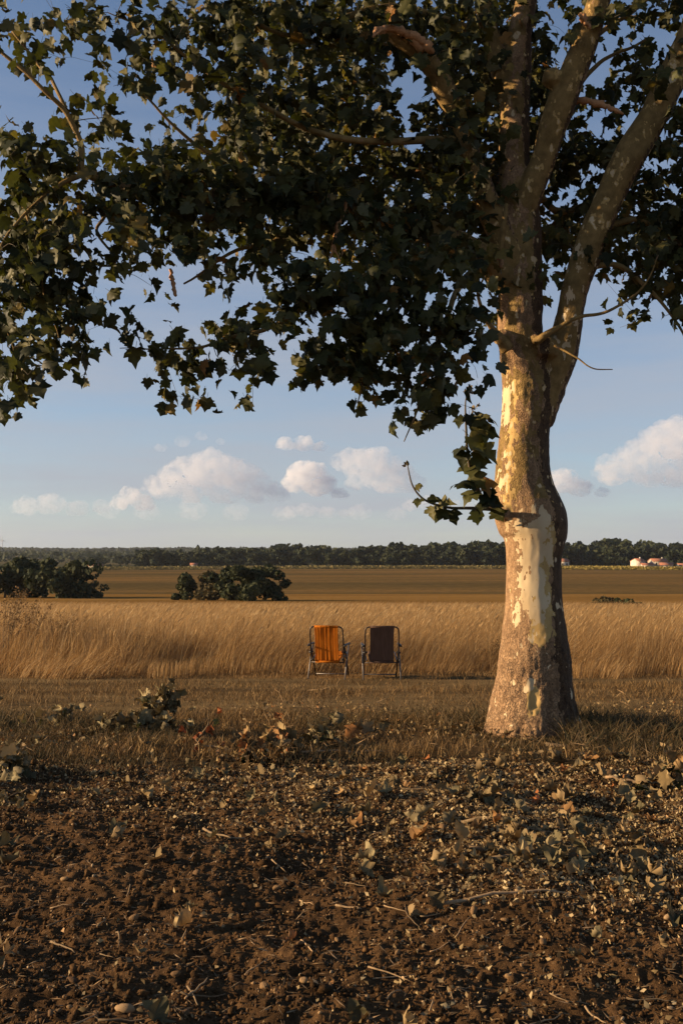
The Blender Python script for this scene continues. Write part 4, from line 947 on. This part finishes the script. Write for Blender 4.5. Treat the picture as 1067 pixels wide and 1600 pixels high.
# ------------------------------------------------------------------ shrubs and trees in the valley
def mat_far(name, a, b, c):
    m = MT(name, 0.8, 0.2); k = m.ramp(rnd_of(m), [(0, a), (0.55, b), (1, c)]); m.col(k); m.translucent(0.2, k); return m.m
M['shrub'] = mat_far('shrub_leaf', (0.022, 0.030, 0.012), (0.040, 0.048, 0.018), (0.075, 0.075, 0.028))
M['shrub2'] = mat_far('brown_shrub_leaf', (0.05, 0.042, 0.018), (0.095, 0.072, 0.028), (0.14, 0.10, 0.04))
M['wood'] = mat_far('wood_leaf', (0.020, 0.028, 0.014), (0.036, 0.045, 0.020), (0.062, 0.066, 0.028))
def crown(seed, n, size, w=1.0, h=1.0, lobes=14, base=0.05, low=0.18):
    """leaf-clump faces spread through an uneven crown; unit height"""
    r = np.random.default_rng(seed); V, F, A = [], [], []
    c = np.stack([r.normal(size=lobes) * 0.25 * w, r.normal(size=lobes) * 0.25 * w, base + low + r.random(lobes) * ((0.84 - low) * h)], 1)
    c[:, :2] *= (1.15 - 0.75 * ((c[:, 2] - 0.45) / 0.6).clip(0, 1) ** 1.5)[:, None]
    rad = r.uniform(0.13, 0.25, lobes)
    k = r.integers(0, lobes, n); d = r.normal(size=(n, 3)); d /= np.linalg.norm(d, axis=1)[:, None]
    p = c[k] + d * (rad[k] * r.uniform(0.75, 1.06, n))[:, None] * np.array((w ** 0.5, w ** 0.5, 0.85)); p[:, 2] = np.where(p[:, 2] < base, base + r.random(n) * 0.1, p[:, 2])
    nr = d + r.normal(size=(n, 3)) * 0.55; tp = r.normal(size=(n, 3)); rot = frames(tp, nr)
    t = np.array([(-0.5, -0.4, 0), (0.5, -0.5, 0.1), (0.55, 0.35, -0.05), (-0.1, 0.6, 0.1), (-0.6, 0.2, 0)]); tf = np.array([(0, 1, 2), (0, 2, 3), (0, 3, 4)])
    return scatter(t, tf, p, rot, size * r.uniform(0.6, 1.4, n), r.random(n))
def trunk_tubes(seed, r0=0.03, top=0.55):
    r = np.random.default_rng(seed); mb = MB()
    mb.tube(spline(np.array([(0, 0, -0.03), (r.normal() * .02, 0, 0.2), (r.normal() * .04, r.normal() * .03, top)]), 8), np.linspace(r0, r0 * 0.35, 8), 7)
    for _ in range(4):
        a = r.uniform(0, 6.28); mb.tube(spline(np.array([(0, 0, 0.15 + 0.2 * r.random()), (0.12 * math.cos(a), 0.12 * math.sin(a), 0.4), (0.25 * math.cos(a), 0.25 * math.sin(a), 0.6)]), 6), np.linspace(r0 * 0.5, r0 * 0.15, 6), 5)
    return mb
M['farbark'] = simple('tree_bark', (0.09, 0.07, 0.05), 0.9, 0, 3)
def far_tree(name, px, base_py, top_py, d, wide, n, size, mat, label, seed, cat='shrub', lobes=14, group=None, base=0.02):
    b = P(px, base_py, d); gz = float(height(b[0], d)); t = P(px, top_py, d); H = t[2] - gz
    e = empty(name, (b[0], d, gz)); tag(e, label, cat, group)
    V, F, A = crown(seed, int(n * 1.25), size, wide, 1.0, lobes + 6, base, 0.06); V = V * H; V[:, 2] *= 1.0 / max(V[:, 2].max() / H, 0.5)
    mesh_np('crown', V, F, mat, e, {'rnd': A})
    mb = trunk_tubes(seed); mb.v = [v * H for v in mb.v]; mb.build('trunk', M['farbark'], e, True); return e
G = 'shrubs in the valley'
far_tree('round_bush', 289, 932, 893, 150, 0.85, 1500, 0.07, M['shrub'], 'small round dark bush standing left of the larger shrubs', 1, group=G, lobes=10)
far_tree('shrub', 330, 934, 890, 148, 1.25, 1500, 0.075, M['shrub2'], 'brownish thin shrub between the round bush and tall green shrub', 2, group=G)
far_tree('shrub', 358, 934, 884, 146, 0.9, 1300, 0.075, M['shrub'], 'dark green shrub in the middle of the shrub clump', 3, group=G)
far_tree('shrub', 396, 938, 880, 142, 1.25, 2400, 0.07, M['shrub'], 'tallest grey green shrub of the clump in the valley', 4, group=G, lobes=18)
far_tree('shrub', 430, 934, 902, 143, 1.4, 1100, 0.085, M['shrub'], 'low dark shrub at the right end of the clump', 5, group=G)
G = 'trees at the left edge'
far_tree('field_tree', 8, 928, 868, 175, 1.2, 2200, 0.07, M['shrub'], 'dark leafy tree cut by the left edge of the picture', 6, 'tree', 16, G)
far_tree('field_tree', 56, 926, 872, 180, 1.0, 1800, 0.07, M['shrub'], 'dark tree in the middle of the three at left', 7, 'tree', 14, G)
far_tree('field_tree', 103, 928, 870, 172, 1.2, 2200, 0.07, M['shrub'], 'dark tree on the right of the three at left', 8, 'tree', 16, G)
far_tree('shrub', 140, 926, 906, 172, 1.3, 700, 0.1, M['shrub'], 'small bush at the foot of the trees at left', 9)
far_tree('scrub', 949, 952, 930, 80, 1.9, 900, 0.10, M['shrub2'], 'thin brownish scrub in the meadow right of the trunk', 10, group='scrub in the meadow')
far_tree('scrub', 980, 954, 933, 78, 2.2, 1100, 0.10, M['shrub'], 'low green scrub in the meadow towards the right edge', 11, group='scrub in the meadow')

# far wood: front trees one by one, the mass behind as one
WOOD_ME = []
for k in range(7):
    V, F, A = crown(100 + k, 620, 0.12, [0.85, 1.0, 1.15, 0.7, 1.3, 0.9, 1.0][k], 1.0, 13, 0.03)
    V[:, 2] /= V[:, 2].max(); WOOD_ME.append(mesh_np('wood_tree', V, F, M['wood'], link=False, attrs={'rnd': A * 0.6}))
def wood_top(px):      # skyline of the wood in the photo
    return np.interp(px, [120, 160, 210, 240, 300, 380, 470, 560, 620, 700, 760, 800, 880, 915, 935, 965, 1000, 1067, 1120], [876, 872, 868, 858, 858, 856, 853, 855, 853, 853, 850, 849, 847, 853, 850, 846, 846, 853, 852])
k = 0
for px in np.arange(128, 1120, 9.0):
    a = px + rng.uniform(-4, 4); d = rng.uniform(625, 665); tp = wood_top(a) + rng.uniform(-1, 17); 
    if 985 < a < 1050: d = rng.uniform(665, 690)
    b = P(a, 890, d); gz = float(height(b[0], d)); H = P(a, tp, d)[2] - gz
    o = obj('wood_tree', WOOD_ME[k % 7]); k += 1; o.location = (b[0], d, gz - 0.3); sxy = H * rng.uniform(0.65, 1.25); o.scale = (sxy, sxy, H); o.rotation_euler = (0, 0, rng.uniform(0, 6.28))
    where = 'above the left trees' if a < 200 else 'above the shrub clump' if a < 460 else 'above the chairs' if a < 640 else 'left of the trunk' if a < 860 else 'between trunk and farm' if a < 980 else 'behind the farmhouses'
    tag(o, '%s dark tree at the edge of the far wood, %s' % ('tall' if tp - wood_top(a) < 5 else 'middling' if tp - wood_top(a) < 11 else 'low', where), 'tree', 'trees along the far wood')
def wood_mass():
    Vs, Fs, As, n0 = [], [], [], 0
    for q in range(210):
        a = rng.uniform(100, 1140); d = rng.uniform(680, 900); tp = wood_top(a) + rng.uniform(-3.5, 7); b = P(a, 890, d); gz = float(height(b[0], d)); H = P(a, tp, d)[2] - gz
        if H < 4: continue
        V, F, A = crown(300 + q, 190, 0.17, 1.0, 1.0, 9, 0.05); V = V * H * np.array((rng.uniform(0.8, 1.2), 1, 1)) + (b[0], d, gz); Vs.append(V); Fs.append(F + n0); As.append(A * 0.6); n0 += len(V)
    tag(mesh_np('wood', np.concatenate(Vs), np.concatenate(Fs), M['wood'], attrs={'rnd': np.concatenate(As)}), 'mass of dark green trees filling the far wood', 'wood', kind='stuff')
wood_mass()
def ridge():      # wooded ridge on the skyline
    n = 26000; x = rng.uniform(-1700, 1700, n); y = rng.uniform(2500, 3100, n); z = height(x, y) + rng.random(n) ** 0.5 * (9 + 4 * fbm(P3(x, y) * 0.004, 3, 41))
    t = np.array([(-0.5, -0.4, 0), (0.5, -0.5, 0.1), (0.55, 0.35, -0.05), (-0.1, 0.6, 0.1)]); tf = np.array([(0, 1, 2), (0, 2, 3)])
    V, F, A = scatter(t, tf, np.stack([x, y, z], 1), random_rot(n, rng), rng.uniform(7, 14, n), rng.random(n) * 0.5)
    tag(mesh_np('ridge_wood', V, F, M['wood'], attrs={'rnd': A}), 'distant wooded ridge along the horizon', 'wood', kind='stuff')
    # hedges and copses on the far slope at left
    n = 5200; cx = rng.uniform(-620, -150, 60); cyy = rng.uniform(900, 2100, 60); k = rng.integers(0, 60, n)
    x = cx[k] * (cyy[k] / 1100) + rng.normal(size=n) * 38; y = cyy[k] + rng.normal(size=n) * 12; z = height(x, y) + rng.random(n) * 8
    V, F, A = scatter(t, tf, np.stack([x, y, z], 1), random_rot(n, rng), rng.uniform(2.5, 5.5, n), rng.random(n) * 0.6)
    tag(mesh_np('far_copses', V, F, M['wood'], attrs={'rnd': A}), 'hedges and copses on the far slope at left', 'wood', kind='stuff')
ridge()
def crop_row(name, x0, x1, y0, y1, n, h, mat, label):
    x = rng.uniform(x0, x1, n); y = rng.uniform(y0, y1, n); z = height(x, y) + rng.random(n) * h
    t = np.array([(-0.5, -0.4, 0), (0.5, -0.5, 0.1), (0.55, 0.35, -0.05), (-0.1, 0.6, 0.1)]); tf = np.array([(0, 1, 2), (0, 2, 3)])
    V, F, A = scatter(t, tf, np.stack([x, y, z], 1), random_rot(n, rng), rng.uniform(0.5, 1.0, n), rng.random(n))
    tag(mesh_np(name, V, F, mat, attrs={'rnd': A}), label, 'crop', kind='stuff')
M['vine'] = mat_far('vine_leaf', (0.13, 0.11, 0.035), (0.19, 0.15, 0.05), (0.27, 0.20, 0.07))
M['vine2'] = mat_far('yellow_crop_leaf', (0.22, 0.17, 0.04), (0.30, 0.22, 0.05), (0.36, 0.27, 0.07))
crop_row('vineyard', -260, 130, 575, 592, 9000, 1.9, M['vine'], 'pale vineyard rows along the far edge of the brown field')
crop_row('yellow_crop', 125, 270, 560, 612, 9000, 1.7, M['vine2'], 'yellow green crop strip in front of the farmhouses')

# ------------------------------------------------------------------ farmhouses
M['plaster'] = simple('cream_plaster', (0.62, 0.53, 0.42), 0.9, 0, 0.8); M['plaster2'] = simple('stone_plaster', (0.48, 0.40, 0.31), 0.9, 0, 0.8)
M['tile'] = simple('clay_roof_tile', (0.34, 0.135, 0.075), 0.85, 0, 1.5); M['pane'] = simple('window_glass', (0.02, 0.025, 0.03), 0.1); M['door'] = simple('painted_wood', (0.10, 0.07, 0.05), 0.6)
def house(px, d, w, dep, h, rh, label, wall='plaster', rz=0.15, wins=((-0.25, 0.6), (0.25, 0.6)), chim=True):
    b = P(px, 890, d); e = empty('farmhouse', (b[0], d, float(height(b[0], d)) - 0.2), rz); tag(e, label, 'house', 'farmhouses at the edge of the wood')
    MB().box((-w / 2, -dep / 2, 0), (w / 2, dep / 2, h)).build('wall', M[wall], e)
    g = MB(); o = 0.35; V = [(-w / 2, -dep / 2, h + .01), (-w / 2, dep / 2, h + .01), (-w / 2, 0, h + rh), (w / 2, -dep / 2, h + .01), (w / 2, dep / 2, h + .01), (w / 2, 0, h + rh)]
    g.add(V, [(0, 3, 5, 2), (1, 2, 5, 4), (0, 1, 4, 3)], [(0, 2, 1), (3, 4, 5)]).build('gable', M[wall], e)
    rf = MB(); tk = 0.18
    for s in (-1, 1):
        A = [(-w / 2 - o, s * (dep / 2 + o), h - o * rh / (dep / 2) + .03), (w / 2 + o, s * (dep / 2 + o), h - o * rh / (dep / 2) + .03), (w / 2 + o, 0, h + rh + .03), (-w / 2 - o, 0, h + rh + .03)]
        B = [(a, c, z + tk) for a, c, z in A]; rf.add(A + B, [(0, 1, 2, 3), (4, 7, 6, 5), (0, 4, 5, 1), (1, 5, 6, 2), (2, 6, 7, 3), (3, 7, 4, 0)])
    r = rf.build('roof', M['tile'], e)
    if chim: MB().box((w * 0.28, -0.3, h + rh * 0.5), (w * 0.28 + 0.7, 0.4, h + rh + 0.9)).build('chimney', M[wall], r)
    for u, v in wins:
        f = MB().box((u * w - 0.5, -dep / 2 - 0.06, v * h - 0.7), (u * w + 0.5, -dep / 2 + 0.02, v * h + 0.7)).build('window', M['door'], e)
        MB().box((u * w - 0.38, -dep / 2 - 0.09, v * h - 0.58), (u * w + 0.38, -dep / 2 - 0.061, v * h + 0.58)).build('pane', M['pane'], f)
    MB().box((-0.5, -dep / 2 - 0.07, 0), (0.5, -dep / 2 + 0.02, 2.1)).build('door', M['door'], e); return e
house(996, 605, 5.0, 7.5, 4.9, 1.5, 'tall cream farmhouse with red tile roof at the left of the farm', rz=0.45, wins=((-0.28, 0.72), (0.25, 0.72)))
house(1009, 601, 7.0, 5, 2.6, 1.2, 'low farm outbuilding with red roof beside the tall farmhouse', rz=0.1, chim=False, wins=((0.3, 0.55),))
house(1027, 608, 9.5, 7, 4.8, 1.6, 'long stone farmhouse with pale gable in the middle of the farm', 'plaster2', rz=0.2, wins=((-0.3, 0.7), (0.0, 0.7), (0.3, 0.7)))
house(1040, 603, 7.5, 6, 2.7, 1.4, 'pale low shed at the right of the stone farmhouse', 'plaster', rz=-0.2, chim=False, wins=((0.3, 0.5),))
house(1066, 606, 7, 6, 2.4, 1.2, 'small pale roofed barn at the right edge of the picture', 'plaster', chim=False, wins=((0.3, 0.5),))
house(879, 612, 5.5, 6, 4.4, 1.6, 'little white house with red roof just right of the tree trunk', wins=((-0.25, 0.6), (0.25, 0.6)), chim=False)
house(150, 606, 8, 5, 2.5, 0.9, 'low white shed left of the bushes beyond the brown field', chim=False, wins=((0.3, 0.5),))
house(303, 612, 4, 4, 2.6, 1.0, 'tiny white hut above the round bush', chim=False, wins=((0.3, 0.5),))

# wind turbine on the skyline
M['white'] = simple('white_paint', (0.55, 0.55, 0.56), 0.5)
d = 4000; b = P(4, 862, d); hub = P(4, 844, d); e = empty('wind_turbine', (b[0], d, float(height(b[0], d)))); tag(e, 'thin white wind turbine on the skyline at far left', 'wind turbine')
hz = hub[2] - e.location.z
MB().tube([(0, 0, 0), (0, 0, hz * 0.5), (0, 0, hz)], [2.2, 1.7, 1.3], 12).build('tower', M['white'], e, True); MB().box((-1.6, -3.5, hz - 1.4), (1.6, 4.5, hz + 1.6)).build('nacelle', M['white'], e)
for a in (100, 220, 340):
    c, s = math.cos(R(a)), math.sin(R(a)); MB().tube([(0, -4, hz), (8 * c, -4, hz + 8 * s), (19 * c, -4, hz + 19 * s)], [1.1, 1.2, 0.3], 6).build('blade', M['white'], e, True)

# ------------------------------------------------------------------ evening haze: one box of thin air round the scene
hm = bpy.data.materials.new('thin_haze'); hm.use_nodes = True; hm.node_tree.nodes.remove(hm.node_tree.nodes['Principled BSDF'])
hv = hm.node_tree.nodes.new('ShaderNodeVolumePrincipled'); hv.inputs['Color'].default_value = (0.80, 0.86, 0.95, 1); hv.inputs['Density'].default_value = 0.00005; hv.inputs['Anisotropy'].default_value = 0.2
hm.node_tree.links.new(hv.outputs[0], hm.node_tree.nodes['Material Output'].inputs['Volume'])
tag(MB().box((-5200, -70, -45), (5200, 5200, 95)).build('haze', hm), 'thin pale evening haze over the whole landscape', 'haze', kind='stuff')

# ------------------------------------------------------------------ clouds: real volumes, far off
def cloud(name, puffs, d, label, dens=0.005, seed=0, disp=34.0):
    """puffs: (px, py, radius px)"""
    r = np.random.default_rng(seed); mb = MB(); cpt = np.mean([P(a, b, d) for a, b, _ in puffs], axis=0); mb_v = []
    bm0 = bmesh.new(); bmesh.ops.create_icosphere(bm0, subdivisions=3, radius=1.0); iv = np.array([v.co[:] for v in bm0.verts]); jf = np.array([[v.index for v in f.verts] for f in bm0.faces]); bm0.free()
    for a, b, rp in puffs:
        c0 = P(a, b, d); R0 = rp * d / FPX * 1.28
        mb.add(iv * R0 * np.array((0.95, 0.95, 0.72)) + c0 - cpt, (), jf)
        for q in range(26):
            dv = r.normal(size=3); dv /= np.linalg.norm(dv); dv[2] = abs(dv[2]) * 0.9 - 0.25
            f = r.uniform(0.14, 0.42); mb.add(iv * R0 * f + c0 + dv * R0 * (1.02 - f * 0.7) * np.array((1.1, 1.0, 0.95)) - cpt, (), jf)
    o = mb.build('raw_cloud', None); md = o.modifiers.new('r', 'REMESH'); md.mode = 'VOXEL'; md.voxel_size = 8.0 * d / 8000
    e = o.evaluated_get(bpy.context.evaluated_depsgraph_get()).to_mesh()
    nv = len(e.vertices); V = np.empty(nv * 3); e.vertices.foreach_get('co', V); V = V.reshape(-1, 3); Nn = np.empty(nv * 3); e.vertices.foreach_get('normal', Nn); Nn = Nn.reshape(-1, 3)
    lp = np.empty(len(e.loops), np.int32); e.loops.foreach_get('vertex_index', lp); F = lp.reshape(-1, 4); bpy.data.objects.remove(o)
    bl = 0.55 - np.abs(fbm(V / 95.0, 4, seed, 0.6)); V = V + Nn * (disp * (bl + 0.5 * fbm(V / 260.0, 2, seed + 9)))[:, None]
    zb = np.percentile(V[:, 2], 4); V[:, 2] = np.where(V[:, 2] < zb, zb + (V[:, 2] - zb) * 0.3, V[:, 2])
    m = bpy.data.materials.new('cloud_vapour'); m.use_nodes = True; nt = m.node_tree; nt.nodes.remove(nt.nodes['Principled BSDF'])
    vol = nt.nodes.new('ShaderNodeVolumePrincipled'); vol.inputs['Color'].default_value = (0.88, 0.885, 0.92, 1); dn = nt.nodes.new('ShaderNodeTexNoise'); dn.inputs['Scale'].default_value = 1 / 85.0; dn.inputs['Detail'].default_value = 5; dn.inputs['Roughness'].default_value = 0.6
    dc = nt.nodes.new('ShaderNodeTexCoord'); nt.links.new(dc.outputs['Object'], dn.inputs['Vector'])
    dm = nt.nodes.new('ShaderNodeMapRange'); dm.inputs['From Min'].default_value = 0.40; dm.inputs['From Max'].default_value = 0.58; dm.inputs['To Min'].default_value = 0.0; dm.inputs['To Max'].default_value = dens
    nt.links.new(dn.outputs['Fac'], dm.inputs['Value']); nt.links.new(dm.outputs[0], vol.inputs['Density']); vol.inputs['Anisotropy'].default_value = 0.15
    nt.links.new(vol.outputs[0], nt.nodes['Material Output'].inputs['Volume'])
    ob = mesh_np(name, V, F, m); ob.location = cpt; tag(ob, label, 'cloud', 'cumulus clouds over the horizon'); return ob
D = 8000
cloud('cloud', [(255, 762, 22), (285, 745, 28), (325, 738, 34), (365, 745, 33), (400, 760, 27), (432, 772, 16), (300, 770, 20), (350, 772, 22)], D, 'broad cumulus cloud, largest on the left above the wood', seed=1)
cloud('cloud', [(480, 742, 24), (500, 758, 20), (462, 755, 14), (530, 772, 12)], D * 1.1, 'small cumulus cloud in the middle between two larger clouds', 0.012, seed=2)
cloud('cloud', [(545, 722, 22), (580, 728, 32), (610, 745, 30), (640, 755, 18), (560, 752, 16)], D, 'tall cumulus cloud left of the tree under the hanging leaves', seed=3)
cloud('cloud', [(448, 694, 11), (475, 693, 13), (500, 698, 10)], D * 1.1, 'thin flat grey cloud above the middle cumulus', 0.010, seed=4, disp=20)
cloud('cloud', [(1040, 690, 32), (1075, 690, 46), (1000, 715, 30), (960, 735, 26), (1060, 735, 30), (1010, 748, 18), (1110, 730, 40)], D, 'big heaped cumulus cloud at the right edge', seed=5)
cloud('cloud', [(880, 752, 20), (905, 762, 16), (860, 765, 14), (940, 768, 10)], D * 1.1, 'low grey cloud bank just right of the trunk', 0.010, seed=6, disp=25)
cloud('cloud', [(40, 792, 16), (80, 788, 18), (120, 796, 14), (160, 792, 12)], D * 1.3, 'faint low cloud bank above the trees at far left', 0.0028, seed=7, disp=30)
cloud('cloud', [(452, 800, 11), (480, 797, 13), (510, 801, 12), (540, 803, 9)], D * 1.3, 'faint low cloud just over the wood in the middle', 0.0028, seed=8, disp=25)
cloud('cloud', [(640, 790, 11), (670, 786, 14), (705, 792, 12), (740, 790, 12)], D * 1.3, 'faint low cloud behind the hanging shoot left of the trunk', 0.0028, seed=9, disp=25)
cloud('cloud', [(205, 775, 13), (190, 785, 12), (225, 786, 14)], D, 'small cloud puff at the left foot of the broad cumulus', 0.010, seed=10, disp=30)
cloud('cloud', [(170, 798, 13), (230, 800, 16), (300, 797, 17), (370, 801, 16), (440, 803, 13), (560, 800, 14), (620, 802, 12)], D * 1.25, 'long pale lilac cloud bank under the cumulus clouds', 0.0016, seed=12, disp=25)
cloud('cloud', [(250, 700, 8), (285, 690, 9), (315, 682, 7), (345, 690, 6)], D * 1.2, 'thin wisp of cloud above the broad cumulus at left', 0.0022, seed=13, disp=18)
print('done')
